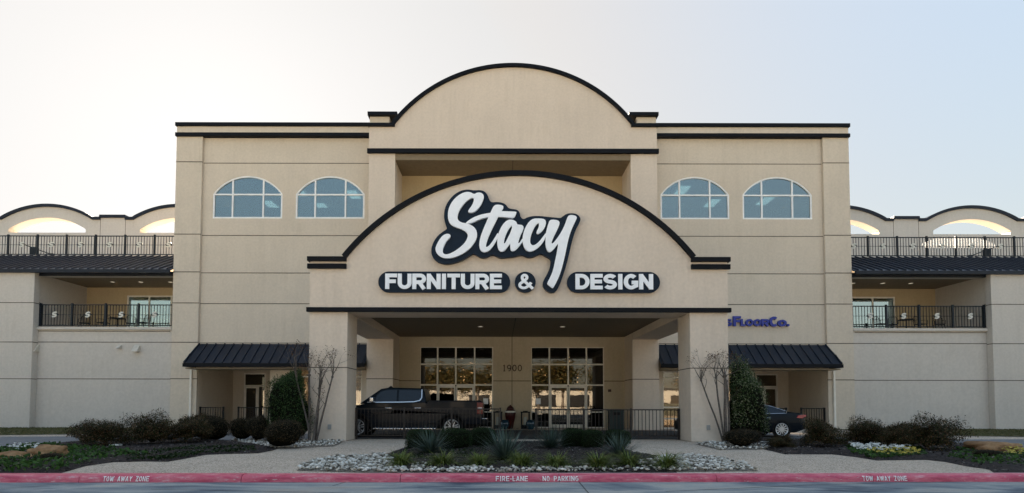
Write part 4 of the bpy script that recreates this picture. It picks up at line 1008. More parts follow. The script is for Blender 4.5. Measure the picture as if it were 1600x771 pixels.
# ground cover
def cover(poly, n, h, size, mat, label, name='ground_cover', cat='plants'):
    p = rand_in(poly, n); C = np.column_stack([p, .05+RNG.random(n)*h*(0.6+.5*hnoise(p, 4, 5))]); V, Fc = cards(C, size, asp=.6, flat=.3)
    o = link(name, npmesh(name, V, Fc, mat)); tag(o, label, cat, kind='stuff')
cover([(-22, ky(-22)+.42), kf(90), G(112,734), G(150,724), G(230,716), G(170,706), G(120,702), G(60,699), G(0,706), (-22, 15)], 9000, .16, .05, GC, 'low green ground cover round the tan boulders')
cover([G(195,722), G(262,722.5), G(322,711), G(400,708), G(396,700), G(300,702), G(200,712)], 2500, .08, .04, DG, 'sparse dark green ground cover on the mulch before the round shrubs')
cover([G(1320,700), G(1440,702), G(1450,714), G(1370,718), G(1330,710)], 2600, .12, .045, GC, 'green leaves of the flower patch on the right')
cover([G(1500,702), G(1600,704), (24, 12.6), G(1600,732), G(1530,727), G(1480,716)], 6000, .10, .045, GC, 'dark green ground cover at the right end of the bed')
cover([G(640,700), G(760,700), G(760,726), G(620,722)], 1800, .08, .035, DG, 'dark sprouts on the mulch of the centre bed')
FL = leafmat('white_petal', [(.7,.72,.7), (.8,.8,.74)], .6); FY = leafmat('yellow_petal', [(.6,.5,.12), (.5,.45,.1)], .6)
def flowers(poly, n, mat, label, size=.05):
    p = rand_in(poly, n); V, Fc = [], []
    for i in range(n):
        z = .13+RNG.random()*.1
        for k in range(5):
            a = k*2*pi/5; c = np.array([[p[i,0]+cos(a)*size*.5, p[i,1]+sin(a)*size*.5, z]]); v, f = cards(c, size*.55, asp=.8, flat=.5); V.append(v); Fc.append(f+4*(len(V)-1))
    tag(link('flower_patch', npmesh('flower_patch', np.vstack(V), np.vstack(Fc), mat)), label, 'flowers', kind='stuff')
flowers([G(1328,701), G(1420,702), G(1425,709), G(1360,711), G(1335,707)], 120, FL, 'white bedding flowers in the right planting bed', .06)
flowers([G(1352,711), G(1432,709), G(1440,716), G(1375,717)], 70, FY, 'pale yellow bedding flowers before the white ones', .045)
flowers([G(1560,703), G(1600,704), G(1600,716), G(1570,716)], 60, FY, 'pale yellow flowers beside the right boulder', .045)
flowers([G(0,706), G(60,703), G(60,712), G(20,712)], 30, FL, 'few white flowers behind the low tan boulder', .045)
# boulders
def boulder(px, base, wpx, hpx, label, mat, seed, blocky=0.0, depth=.8):
    Y = Yg(base)+.25; s = F/Y; rng = np.random.default_rng(seed); D = IC4_V.copy()
    if blocky: D = D*((np.abs(D)**6).sum(1)**(-1/6))[:,None]*.86
    h = lump(IC4_V, seed, .09, 2.6)+.5*(lump(IC4_V, seed+5, .10, 8)-1)+rng.normal(0, .022, len(IC4_V)); V = D*h[:,None]*np.array([wpx/2/s, wpx/2/s*depth, hpx/s*.62]); V[:,2] += hpx/s*.38
    o = link('boulder', npmesh('boulder', V, IC4_F, mat, False), None, (PX(px, base, Y), Y, .02)); tag(o, label, 'boulder'); return o
TAN = ground_mat('tan_rock', [(.10,.05,.022), (.25,.14,.065), (.36,.24,.13)], 3, bump=1, bscale=14); TAN2 = ground_mat('brown_rock', [(.13,.075,.045), (.24,.15,.10)], 3, bump=1, bscale=14)
boulder(24, 724, 52, 15, 'long low rusty boulder at the far left edge', TAN, 3)
boulder(74, 721, 50, 21, 'block-shaped tan boulder, right one of the left pair', TAN, 4, 1)
boulder(1550, 708, 76, 18, 'long rust-coloured boulder at the far right', TAN, 5, .5)
boulder(1366, 696, 36, 19, 'brown rock half hidden among the right red shrubs', TAN2, 6)
boulder(752, 701, 30, 6, 'thin flat pink stone slab by the middle yucca', TAN, 7, 1)
boulder(895, 700, 16, 8, 'small pale flat stone between the yucca and hedge', TAN2, 8, 1)
boulder(180, 703, 20, 6, 'low pale stone under the first red shrub', COB, 9, 1)

# crepe myrtles: several pale trunks, bare twigs with seed heads
POD = leafmat('seed_pod', [(.04,.022,.012), (.09,.05,.028), (.16,.10,.06)], .8, .1)
def myrtle(px, base, s, label, seed, trunks, htop):
    Y = 19.9; x = PX(px, base, Y); r = empty('crepe_myrtle', (x, Y-.1, 0), label, 'tree', 'bare crepe myrtles by the canopy columns')
    rng = np.random.default_rng(seed); mb = MB(); tw = MB(); pods = []
    def grow(p, d, l, rad, dep, rdep=0):
        n = 4; pts = [p]; rs = [rad]
        for k in range(n):
            d = d+rng.normal(0, .10, 3); d[2] += .05; d /= np.linalg.norm(d); p = p+d*l/n; pts.append(p); rs.append(rad*(1-.4*(k+1)/n))
        (mb if rad > .012 else tw).tube([tuple(q) for q in pts], rs, 6 if rad > .012 else 4)
        if dep == 0:
            for q in range(rng.integers(2, 8)): pods.append(p+rng.normal(0, .05, 3)+np.array([0, 0, rng.uniform(-.03, .08)]))
            return
        for q in range(2 if dep > 1 else rng.integers(2, 4)):
            dd = d+rng.normal(0, .5, 3); dd[1] *= .8; dd[2] = abs(dd[2])*.8+.12; dd /= np.linalg.norm(dd); grow(p, dd, l*rng.uniform(.5, .75), rs[-1]*.6, dep-1)
    for (dx, lean, hh, rad) in trunks:
        p = np.array([dx, rng.uniform(-.1, .1), 0.]); n = 7; pts = [p]; rs = [rad]; d = np.array([lean, rng.uniform(-.08, .05), 1.]); d /= np.linalg.norm(d)
        for k in range(n):
            d = d+rng.normal(0, .035, 3); d /= np.linalg.norm(d); p = p+d*hh/n; pts.append(p); rs.append(rad*(1-.35*(k+1)/n))
            if k in (3, 5) and rng.random() < .9:
                dd = d+rng.normal(0, .5, 3); dd[2] = .8; dd /= np.linalg.norm(dd); grow(p, dd, .35, .013, 2)
        mb.tube([tuple(q) for q in pts], rs, 8)
        V = ICO_V*(rad*1.25)+p; mb.add(V.tolist(), ICO_F.tolist())     # pruning knuckle
        for q in range(5):
            dd = np.array([lean*.5, 0, 1.])+rng.normal(0, .42, 3); dd[2] = abs(dd[2])+.25; dd /= np.linalg.norm(dd); grow(p, dd, rng.uniform(.34, .55), .017, 2)
    mb.build('trunk', BARKP, None, smooth=60).parent = r; tw.build('twigs', BARK, None).parent = r
    V, Fc = cards(np.array(pods), .020, asp=.8, rng=rng); tag(link('seed_heads', npmesh('seed_heads', V, Fc, POD), r), kind='stuff'); return r
myrtle(492, 690, 1, 'bare multi-trunk crepe myrtle before the left canopy column', 5, [(-.18, -.03, 2.35, .05), (-.1, -.14, 2.5, .035), (0, .10, 2.15, .05), (.06, .22, 2.35, .04), (.0, .16, 1.9, .035)], 3.5)
myrtle(1134, 690, 1, 'bare multi-trunk crepe myrtle before the right canopy column', 9, [(0, .05, 2.35, .065), (-.05, -.12, 2.3, .04), (-.1, -.3, 2.3, .035), (.08, .12, 2.2, .04)], 3.3)
# ------------------------------------------------------------------ fences
def fence(x0, x1, y, z0, z1, pitch, posts, label, name='metal_fence', group=None):
    r = empty(name, ((x0+x1)/2, y, 0), label, 'fence', group); mb = MB(); a, b = sorted((x0, x1))
    mb.box(a, b, y-.022, y+.022, z1-.045, z1).box(a, b, y-.018, y+.018, z0, z0+.035)
    n = max(1, int((b-a)/pitch))
    for i in range(n):
        x = a+(i+.5)*(b-a)/n; mb.box(x-.011, x+.011, y-.011, y+.011, z0+.035, z1-.045)
    mb.build('panel', IRONF if abs(y-21.4) < .1 else IRON, r)
    for x in posts: MB().box(x-.035, x+.035, y-.035, y+.035, 0, z1+.03).build('post', IRONF if abs(y-21.4) < .1 else IRON, r)
    return r
fence(-6.15, -.66, 21.4, .12, 1.17, .135, (-6.1, -4.3, -2.5, -.66), 'black metal fence along the drive before the dark pickup', group='fences between the canopy columns')
fence(.70, 6.15, 21.4, .12, 1.15, .135, (.70, 2.5, 4.3, 6.1), 'black metal fence before the glass entry doors and dark bin', group='fences between the canopy columns')
pa, pb = porch
for s, t in ((-1, 'left'), (1, 'right')):
    fence(s*(pa+.02), s*(pa+1.75), YM+.1, .1, 1.12, .13, (s*(pa+.1), s*(pa+1.7)), 'black fence on the door side of the %s awning porch' % t, 'porch_fence')
    fence(s*(pb-1.35), s*(pb-.02), YM+.1, .1, 1.12, .13, (s*(pb-1.3), s*(pb-.08)), 'short black fence at the outer end of the %s awning porch' % t, 'porch_fence')

# ------------------------------------------------------------------ pots, urn, lanterns, bin
REDG = plain('red_glaze', (.05,.004,.004), .3, spec=.4, coat=.15, var=.3, scale=5); BLUG = plain('blue_glaze', (.012,.045,.07), .2, spec=.6, coat=.6, var=.4, scale=6)
BIN = plain('green_bin_paint', (.006,.022,.022), .4, var=.2, scale=3)
x = PX(797.5, 650, 30.1); u = empty('floor_urn', (x, 30.1, 0), 'tall dark red glazed urn standing against the wall below the number', 'urn')
MB().lathe([(0,0),(.14,0),(.15,.03),(.2,.3),(.27,.62),(.29,.82),(.26,.95),(.2,1.02),(.18,1.04),(0,1.04)], (x, 30.1, 0), 28).build('body', REDG, u, smooth=50)
MB().lathe([(.19,1.04),(.2,1.07),(.16,1.14),(.1,1.2),(.05,1.22),(.04,1.26),(0,1.27)], (x, 30.1, 0), 24).build('lid', REDG, u, smooth=50)
MB().lathe([(.292,.86),(.296,.9),(.275,.95)], (x, 30.1, 0), 28).build('band', CREAM, u, smooth=50)
def pot(px, l, sc=1.0, Y=29.2):
    x = PX(px, 665, Y); u = empty('glazed_pot', (x, Y, 0), l, 'pot')
    MB().lathe([(0,0),(.15*sc,0),(.22*sc,.1),(.27*sc,.25),(.26*sc,.38),(.2*sc,.44),(.24*sc,.49),(.22*sc,.5),(.19*sc,.45),(0,.42)], (x, Y, 0), 26).build('body', BLUG, u, smooth=50)
    MB().lathe([(0,.40*1),(.19*sc,.435)], (x, Y, 0), 20).build('soil', MULCH, u)
pot(788, 'blue glazed round pot left of the red urn', 1.0); pot(829, 'blue glazed round pot below the right black lantern', .9)
PANEL = plain('panel_reflection', (.45,.47,.42), .3)  # pale solid colour stands in for a reflection in the dark lantern
def lantern(px, Y, l):
    x = PX(px, 655, Y); u = empty('floor_lantern', (x, Y, 0), l, 'lantern'); mb = MB(); h, w_ = .95, .2
    for dx in (-w_, w_):
        for dy in (-w_, w_): mb.box(x+dx-.03, x+dx+.03, Y+dy-.03, Y+dy+.03, 0, h-.1)
    mb.box(x-w_-.05, x+w_+.05, Y-w_-.05, Y+w_+.05, h-.1, h-.04).box(x-w_-.03, x+w_+.03, Y-w_-.03, Y+w_+.03, .02, .2).box(x-.12, x+.12, Y-.12, Y+.12, h-.04, h)
    mb.build('frame', IRON, u); MB().box(x-.09, x+.09, Y-.09, Y+.09, .2, .62).build('reflection_panel', PANEL, u)
lantern(821, 30.0, 'black floor lantern with pale painted reflection right of the red urn'); lantern(778, 30.0, 'black floor lantern at the left of the red urn, by the pickup tail')
x = PX(962, 655, 28.2); bn = empty('waste_bin', (x, 28.2, 0), 'dark green square waste bin behind the right fence by the pier', 'bin')
MB().box(x-.34, x+.34, 27.9, 28.5, .04, .98).box(x-.3, x+.3, 27.94, 28.46, 0, .04).build('body', BIN, bn, bevel=.03)
MB().box(x-.37, x+.37, 27.87, 28.53, .98, 1.06).build('lid', BIN, bn, bevel=.03); MB().box(x-.2, x+.2, 27.885, 27.9, .78, .92).build('slot', IRON, bn)

# patio furniture on the balconies
def patio_chair(x, y, z, rz, label):
    r = empty('patio_chair', (x, y, z), label, 'chair', 'dark metal patio chairs on the balconies'); r.rotation_euler.z = rz
    for o in PCH: q = bpy.data.objects.new(o.name.split('.')[0], o.data); COL.objects.link(q); q.parent = r
    return r
t_ = []
a = MB().box(-.22, .22, -.22, .22, .42, .45); t_.append(a.build('seat', IRON))
a = MB(); a.tube([(-.22, .2, .45), (-.22, .26, .8), (-.12, .28, .9), (.12, .28, .9), (.22, .26, .8), (.22, .2, .45)], .015, 6)
for k in range(-2, 3): a.tube([(k*.07, .21, .45), (k*.09, .27, .87)], .009, 5)
t_.append(a.build('backrest', IRON))
for dx in (-.2, .2):
    for dy in (-.2, .2): t_.append(MB().tube([(dx, dy, .43), (dx*1.15, dy*1.15, 0)], .013, 6).build('leg', IRON))
for dx in (-1, 1): t_.append(MB().tube([(dx*.22, .24, .68), (dx*.25, 0, .68), (dx*.25, -.2, .64), (dx*.24, -.21, .44)], .013, 6).build('armrest', IRON))
PCH = t_
fl = PZ(512.5, YW)-.05
for s, tt in ((-1, 'left'), (1, 'right')):
    for k, (dx, yy, rz) in enumerate(((2.3, 31.0, .3), (3.2, 31.3, -.6), (4.6, 31.1, .2), (5.7, 31.2, -.4))):
        nm = ('nearest the sliding door', 'second from the sliding door', 'third from the sliding door', 'farthest from the sliding door')[k]
        patio_chair(s*(XO+dx), yy, fl, rz*s, 'dark metal patio chair on the %s balcony, %s' % (tt, nm))
    tx = s*(XO+3.95); tb = empty('patio_table', (tx, 31.3, fl), 'small round dark metal table on the %s balcony' % tt, 'table')
    MB().lathe([(0, .70), (.38, .70), (.38, .73), (0, .73)], (tx, 31.3, fl), 22).build('table_top', IRON, tb)
    MB().lathe([(0, 0), (.22, 0), (.04, .05), (.03, .70), (0, .70)], (tx, 31.3, fl), 14).build('pedestal', IRON, tb)
for o in PCH: bpy.data.objects.remove(o)

# ------------------------------------------------------------------ vehicles
PAINT = plain('navy_black_paint', (.0012,.005,.010), .3, spec=.12, coat=.10); CGL = plain('tinted_glass', (.002,.008,.018), .06, spec=.35, coat=.08)
CHR = plain('chrome', (.5,.51,.53), .22, metal=1); BLKP = plain('black_plastic', (.004,.004,.004), .6, spec=.2); TYRE = plain('tyre_rubber', (.006,.006,.006), .85, spec=.2)
RIM = plain('alloy', (.62,.63,.64), .3, metal=.6); TAIL = plain('tail_red', (.12,.004,.006), .2, spec=.3, coat=.2); TAILW = plain('tail_clear', (.6,.5,.5), .2)
TAILP = plain('tail_pink', (.35,.025,.04), .2, spec=.4, coat=.3)
def wheel(parent, x, y, z, R, rr, w_, spokes, side=-1):
    prof = [(rr, -w_/2+.02), (rr+.02, -w_/2), (R-.03, -w_/2), (R, -w_/2+.03), (R, w_/2-.03), (R-.03, w_/2), (rr+.02, w_/2), (rr, w_/2-.02)]
    wo = MB().lathe(prof, (x, y, z), 36, axis='Y').build('wheel', TYRE, parent, smooth=40)
    mb = MB().lathe([(rr+.005, -w_/2+.005), (rr-.03, -w_/2+.02), (rr-.035, w_/2-.05), (rr, w_/2-.04)], (x, y, z), 36, axis='Y')
    mb.lathe([(0, -w_/2+.012), (.06, -w_/2+.016), (.07, -w_/2+.06), (0, -w_/2+.07)], (x, y, z), 18, axis='Y')
    for k in range(spokes):
        a = 2*pi*k/spokes+.2; d = Vector((cos(a), sin(a))); n = Vector((-d.y, d.x))
        for off in (-.012, .012) if spokes < 8 else (0,):
            p0, p1 = d*.05+n*off*2, d*(rr-.02)+n*off*4.2; wd = .02
            q = [p0-n*wd, p1-n*wd, p1+n*wd, p0+n*wd]
            mb.prism([(x+p.x, z+p.y) for p in q], y-w_/2+.008+.001*k, y-w_/2+.05)
    mb.build('rim', RIM, wo, smooth=40)
    MB().lathe([(0, 0), (rr-.04, 0)], (x, y+w_/2-.06, z), 24, axis='Y').build('brake_disc', BLKP, wo)
    return wo
# pickup
TX, TY = PX(706, 668, 22.3), 22.3
tk = empty('pickup_truck', (TX, TY+1, 0), 'dark navy crew cab pickup truck parked under the entry canopy', 'truck')
def archpts(c, r, z0, n=12):
    a0 = math.asin(max(-1, min(1, (z0-.42)/r))); return [(c+r*cos(pi-a0-(pi-2*a0)*i/n), .42+r*sin(pi-a0-(pi-2*a0)*i/n)) for i in range(n+1)]
prof = [(1.18, .55), (1.22, .9), (1.20, 1.40), (1.14, 1.45), (-.96, 1.455), (-.98, 1.36), (-1.04, 1.36), (-1.06, 1.40), (-3.3, 1.36), (-3.62, 1.30), (-4.5, 1.22), (-4.75, 1.12), (-4.87, .95), (-4.87, .5), (-4.4, .42)]+archpts(-3.75, .52, .45)+[(-3.2, .40), (-.56, .40)]+archpts(0, .53, .47)+[(.56, .52)]
MB().prism([(TX+a, b) for a, b in prof], TY, TY+2.0).build('body', PAINT, tk, bevel=.045, smooth=35)
MB().box(TX-4.3, TX+1.0, TY+.35, TY+1.65, .35, .9).build('chassis', BLKP, tk)
MB().box(TX-.9, TX+1.12, TY+.08, TY+1.92, 1.445, 1.475).build('bed_cover', BLKP, tk, bevel=.01)
def sidey(z): return TY+.035+max(0, z-1.36)/.62*.19
cb = [(-1.02, 1.36), (-1.10, 1.80), (-1.2, 1.955), (-2.55, 1.985), (-2.85, 1.93), (-3.68, 1.33)]
vs = []; 
for u_, z in cb: vs.append((TX+u_, sidey(z), z))
for u_, z in cb: vs.append((TX+u_, 2*TY+2.0-sidey(z), z))
n = len(cb); MB().add(vs, [tuple(range(n)), tuple(range(2*n-1, n-1, -1))]+[(i, (i+1) % n, n+(i+1) % n, n+i) for i in range(n)]).build('cab', PAINT, tk, bevel=.04, smooth=35)
def sidepoly(pts, off): return [(TX+u_, sidey(z)-off, z) for u_, z in pts]
def panel3(pts, off, th=.01):
    a = sidepoly(pts, off); b = sidepoly(pts, off-th); n = len(pts)
    return MB().add(a+b, [tuple(range(n)), tuple(range(2*n-1, n-1, -1))]+[(i, (i+1) % n, n+(i+1) % n, n+i) for i in range(n)])
W1 = [(-1.28, 1.45), (-1.23, 1.55), (-1.24, 1.87), (-2.12, 1.885), (-2.12, 1.43)]; W2 = [(-2.2, 1.43), (-2.2, 1.885), (-2.62, 1.88), (-2.82, 1.82), (-3.3, 1.42)]
for W_ in (W1, W2): panel3(W_, .012, .014).build('side_window', CGL, tk)
chp = [(-3.36, 1.395), (-2.0, 1.405), (-1.5, 1.42), (-1.28, 1.47), (-1.205, 1.58), (-1.21, 1.91)]
Lp, Rp = ribbon(chp, .035); mb = MB()
for k in range(len(chp)-1):
    q = [Lp[k], Lp[k+1], Rp[k+1], Rp[k]]; mb.add(sidepoly(q, .022)+sidepoly(q, .0), [(0,1,2,3), (7,6,5,4), (0,4,5,1), (2,6,7,3), (3,7,4,0), (1,5,6,2)])
mb.build('window_trim', CHR, tk)
g = MB()
for ux in (-1.0, -2.16, -3.22): g.box(TX+ux-.008, TX+ux+.008, TY-.003, TY+.01, .5, 1.33)
g.build('door_gap', IRON, tk)
for ux in (-1.35, -2.5): MB().box(TX+ux-.13, TX+ux+.13, TY-.045, TY-.005, 1.14, 1.185).build('door_handle', CHR, tk, bevel=.012)
MB().box(TX-3.15, TX-.6, TY-.02, TY+.03, .56, .64).build('side_moulding', PAINT, tk, bevel=.015)
MB().box(TX-3.1, TX-.62, TY-.12, TY+.06, .33, .39).build('running_board', CHR, tk, bevel=.02)
for c in (0, -3.75):
    ap = archpts(c, .53, .47, 16); Lp, Rp = ribbon(ap, .07); mb = MB()
    for k in range(len(ap)-1):
        q = [Lp[k], Lp[k+1], Rp[k+1], Rp[k]]; mb.add([(TX+a, TY-.025, b) for a, b in q]+[(TX+a, TY+.02, b) for a, b in q], [(0,1,2,3), (7,6,5,4), (0,4,5,1), (2,6,7,3)])
    mb.build('wheel_arch_trim', BLKP, tk)
    wheel(tk, TX+c, TY+.17, .42, .42, .30, .28, 6); wheel(tk, TX+c, TY+1.83, .42, .42, .30, .28, 6)
tl = MB().box(TX+.98, TX+1.235, TY-.012, TY+.16, .93, 1.40).build('tail_light', TAIL, tk, bevel=.03); MB().box(TX+1.02, TX+1.2, TY-.018, TY-.008, 1.13, 1.2).build('reversing_lamp', TAILW, tl)
MB().box(TX+.86, TX+1.42, TY+.02, TY+1.98, .52, .74).build('rear_bumper', BLKP, tk, bevel=.04); MB().box(TX+.9, TX+1.40, TY+.0, TY+.1, .74, .765).build('bumper_cap', CHR, tk, bevel=.01)
MB().box(TX+1.205, TX+1.23, TY+.2, TY+1.8, .8, 1.38).build('tailgate', PAINT, tk, bevel=.01)
MB().box(TX-3.22, TX-3.05, TY-.28, TY+.05, 1.40, 1.60).build('wing_mirror', CHR, tk, bevel=.04)
MB().prism([(TX-2.72, 1.99), (TX-2.6, 2.08), (TX-2.5, 1.985)], TY+.95, TY+1.0).build('roof_antenna', BLKP, tk)
# sedan
SX, SY = PX(1222, 667, 22.6), 22.6
sd_ = empty('parked_sedan', (SX-1.4, SY+.92, 0), 'dark blue sedan parked behind the right evergreen, only its tail showing', 'car')
us = np.concatenate([np.linspace(-3.85, -3.5, 5), np.linspace(-3.4, .75, 44), np.linspace(.8, 1.08, 8)])
topz = lambda u_: float(np.interp(u_, [-3.85, -3.7, -3.2, -2.45, -1.75, -1.2, -.75, -.3, .1, .42, .7, .95, 1.05, 1.08], [.62, .74, .88, .98, 1.33, 1.42, 1.41, 1.30, 1.12, 1.02, 1.005, .99, .93, .80]))
belt = lambda u_: float(min(topz(u_)-.02, np.interp(u_, [-3.85, -3.2, -2.4, -1, .4, .8, 1.08], [.58, .80, .90, .95, .985, .95, .74])))
hw = lambda u_: float(np.interp(u_, [-3.85, -3.7, -3.4, -2.8, -1, .3, .8, 1.0, 1.08], [.62, .76, .86, .90, .915, .90, .84, .76, .66]))
botz = lambda u_: float(np.interp(u_, [-3.85, -3.5, .6, 1.0, 1.08], [.28, .2, .2, .32, .42]))
mb = MB(); rows_ = []
for u_ in us:
    w0, tz, bz, b0 = hw(u_), topz(u_), belt(u_), botz(u_); gh = max(0, tz-bz); inw = w0-min(.34, gh*.62+.02)
    half = [(w0*.86, b0), (w0*.98, b0+.1), (w0, (b0+bz)*.5), (w0*.985, bz-.10), (w0*.955, bz), (w0*.955-(w0*.955-inw)*.5, bz+gh*.45), (inw+.03, bz+gh*.85), (inw-.10, tz-.006), (inw*.45, tz+.012)]
    rows_.append([(SX+u_, SY+.92-a, b) for a, b in half]+[(SX+u_, SY+.92+a, b) for a, b in half[::-1]])
k = len(rows_[0]); vs = [p for r in rows_ for p in r]; fs = []; mi = []
for i in range(len(us)-1):
    uc = (us[i]+us[i+1])/2
    for j in range(k-1):
        gl = j in (4, 5, k-7, k-6) and -2.15 < uc < .18 and topz(uc)-belt(uc) > .12 and not (-.82 < uc < -.76)
        if j in (6, 7, 8, 9, 10) and (-.25 < uc < .3 or -2.35 < uc < -1.8): gl = True
        fs.append((i*k+j, i*k+j+1, (i+1)*k+j+1, (i+1)*k+j)); mi.append(1 if gl else 0)
fs += [tuple(range(k)), tuple((len(us)-1)*k+q for q in range(k))[::-1]]; mi += [0, 0]
mb.v = vs; mb.f = fs; mb.m = mi; mb.build('body', [PAINT, CGL], sd_, smooth=40)
# window chrome following the belt and roof edge
def sedpt(u_, f):   # near-side point, f: 0 belt .. 1 roof edge
    w0, tz, bz = hw(u_), topz(u_), belt(u_); gh = max(0, tz-bz); inw = w0-min(.34, gh*.62+.02)
    p0, p1, p2 = (w0*.955, bz), (w0*.955-(w0*.955-inw)*.5, bz+gh*.45), (inw+.03, bz+gh*.85)
    a, b, t = (p0, p1, f*2) if f < .5 else (p1, p2, f*2-1)
    return (SX+u_, SY+.92-(a[0]+(b[0]-a[0])*t)-.012, a[1]+(b[1]-a[1])*t)
pts = [sedpt(u_, .0) for u_ in np.linspace(-2.2, .22, 20)]+[sedpt(u_, 1) for u_ in np.linspace(.22, -1.9, 22)]
MB().tube(pts, .012, 6).build('window_trim', CHR, sd_)
for c in (0, -2.8):
    MB().lathe([(0, -.004), (.37, -.004), (.37, .08)], (SX+c, SY+.0+.02, .34), 36, axis='Y').build('wheel_well', BLKP, sd_)
    wheel(sd_, SX+c, SY+.10, .34, .335, .25, .21, 12); wheel(sd_, SX+c, SY+1.74, .34, .335, .25, .21, 12)
lamp = [(.62, .80), (.70, .90), (1.0, .93), (1.03, .86), (.86, .77)]
MB().prism([(SX+a, b) for a, b in lamp], SY+.06, SY+.35).build('tail_light', TAILP, sd_, bevel=.015)
MB().tube([(SX-.62, SY-.03, .80), (SX-.45, SY-.035, .80)], .014, 6).build('door_handle', CHR, sd_)
MB().box(SX+.98, SX+1.11, SY+.35, SY+1.5, .32, .5).build('rear_bumper', BLKP, sd_, bevel=.03)

# ------------------------------------------------------------------ signs on the canopy
YS = YC
def wpt(cx_, cy_, Y): px, py = 665+cx_/5.931, 290+cy_/5.931; return (PX(px, py, Y), PZ(py, Y))
def c2(l): return [(682+1.077*x, 178+1.077*y) for x, y in l]
def smoothpoly(p, it=2):
    for _ in range(it):
        q = []; n = len(p)
        for i in range(n):
            a, b = p[i], p[(i+1) % n]; q += [(a[0]*.75+b[0]*.25, a[1]*.75+b[1]*.25), (a[0]*.25+b[0]*.75, a[1]*.25+b[1]*.75)]
        p = q
    return p
back = [(400,38),(450,48),(500,42),(545,55),(575,95),(590,140),(610,158),(660,152),(710,160),(745,180),(763,210)]+c2([(110,38),(150,42),(175,65),(180,105),(205,128),(240,108),(290,97),(350,97),(400,103),(450,108),(500,112),(525,115),(545,100),(580,75),(640,72),(680,88),(700,120),(692,150),(660,205),(635,280),(612,370),(590,470),(565,560),(535,650),(505,725),(470,758),(430,755),(390,725),(372,685),(380,650),(410,600),(435,540),(445,490),(440,465),(400,445),(360,418),(330,430),(290,450),(245,455),(200,432),(170,435),(130,448),(80,452),(30,458)])+[(682,668),(655,655),(625,640),(600,645),(570,665),(530,672),(490,660),(455,635),(430,635),(380,670),(310,705),(230,728),(160,728),(100,705),(60,665),(48,615),(55,560),(90,490),(140,440),(190,410),(195,395),(180,360),(167,300),(170,230),(195,165),(240,105),(290,65),(345,42)]
Sg = [(330,75),(370,60),(410,62),(435,75),(450,80),(475,66),(505,66),(530,80),(538,105),(525,150),(500,195),(465,235),(430,252),(400,250),(390,238),(405,215),(430,180),(445,140),(443,118),(430,112),(400,125),(360,160),(325,205),(300,250),(290,300),(300,325),(330,345),(380,352),(425,370),(455,395),(472,425),(475,465),(462,510),(430,560),(385,605),(330,640),(270,665),(210,677),(160,672),(120,650),(95,620),(88,590),(95,560),(120,510),(155,465),(190,448),(218,450),(230,465),(222,485),(195,510),(170,555),(155,600),(158,625),(175,640),(210,638),(260,615),(310,580),(355,540),(380,500),(390,465),(382,440),(360,420),(320,400),(270,385),(235,365),(212,335),(203,290),(205,240),(220,190),(250,140),(290,100)]
bar = [(370,346),(400,322),(440,297),(500,273),(560,260),(600,254),(650,243),(700,238),(770,240),(836,243),(840,252),(818,303),(770,297),(700,291),(600,290),(560,296),(500,313),(440,342),(400,354),(375,352)]
tS = [(640,182),(665,178),(700,182),(718,192),(718,208),(700,235),(672,285),(645,340),(605,420),(575,490),(558,545),(556,568),(566,572),(590,555),(620,515),(650,465),(668,435),(674,462),(655,510),(628,555),(600,592),(570,614),(540,620),(515,610),(498,585),(494,540),(505,480),(530,410),(560,340),(595,260),(622,200)]
aO = c2([(75,130),(110,128),(145,145),(152,170),(165,172),(195,175),(210,192),(200,225),(180,265),(165,310),(162,335),(172,330),(200,286),(206,308),(165,365),(135,395),(110,402),(95,390),(92,350),(92,335),(80,350),(60,380),(35,403),(7,403),(-11,383),(-20,336),(-16,271),(7,206),(40,155)]); aH = c2([(105,180),(110,195),(95,240),(70,290),(50,330),(40,335),(38,320),(50,270),(75,215),(98,185)])
cS = c2([(290,120),(350,118),(390,125),(402,150),(395,185),(370,225),(340,250),(322,250),(318,235),(335,200),(342,170),(338,155),(320,165),(295,205),(275,250),(264,300),(265,330),(280,350),(305,348),(340,320),(375,275),(400,240),(400,265),(385,310),(350,355),(310,388),(270,405),(240,400),(215,375),(202,335),(197,300),(205,245),(225,190),(255,145)])
yS = c2([(430,135),(455,128),(500,133),(518,150),(515,175),(490,230),(465,280),(450,320),(448,332),(458,335),(480,310),(510,270),(540,220),(565,165),(580,120),(592,95),(615,88),(650,93),(667,108),(662,125),(635,180),(610,240),(590,310),(572,400),(550,500),(525,590),(495,660),(465,715),(455,718),(415,685),(412,670),(440,620),(465,555),(480,480),(495,410),(508,330),(495,345),(470,380),(445,403),(425,408),(408,390),(397,350),(396,300),(400,240),(415,180)])
YF = YC-.02
sg = empty('script_sign', (0, YF-.2, PZ(375, YF)), 'white brush-script word Stacy on a navy outline board, high on the canopy gable', 'sign')
Wd = lambda l, Y: [wpt(x, y, Y) for x, y in l]
MB().prism(Wd(smoothpoly(back), YF-.2), YF-.2, YF-.03).build('backing_board', SIGNN, sg)
for i, (l, hole) in enumerate(((Sg, None), (bar, None), (tS, None), (aO, aH), (cS, None), (yS, None))):
    loops = [Wd(smoothpoly(l, 1), YF-.3)]+([Wd(smoothpoly(hole, 1), YF-.3)] if hole else [])
    MB().prism(loops, YF-.30-.002*i, YF-.205).build('letter' if i != 1 else 'crossbar', SIGNW, sg)
def stadium(px0, px1, py0, py1, Y):
    x0, x1, z0, z1 = PX(px0, (py0+py1)/2, Y), PX(px1, (py0+py1)/2, Y), PZ(py1, Y), PZ(py0, Y); r = (z1-z0)/2; zc = (z0+z1)/2
    return arc(x1-r, zc, r, r, 90, -90, 20)+arc(x0+r, zc, r, r, 270, 90, 20)
HW = {'I': .30, 'T': .74, 'F': .68, 'E': .70, '*': .80, 'R': .80, 'N': .80, 'D': .80, 'S': .76, 'G': .82, '&': .85}
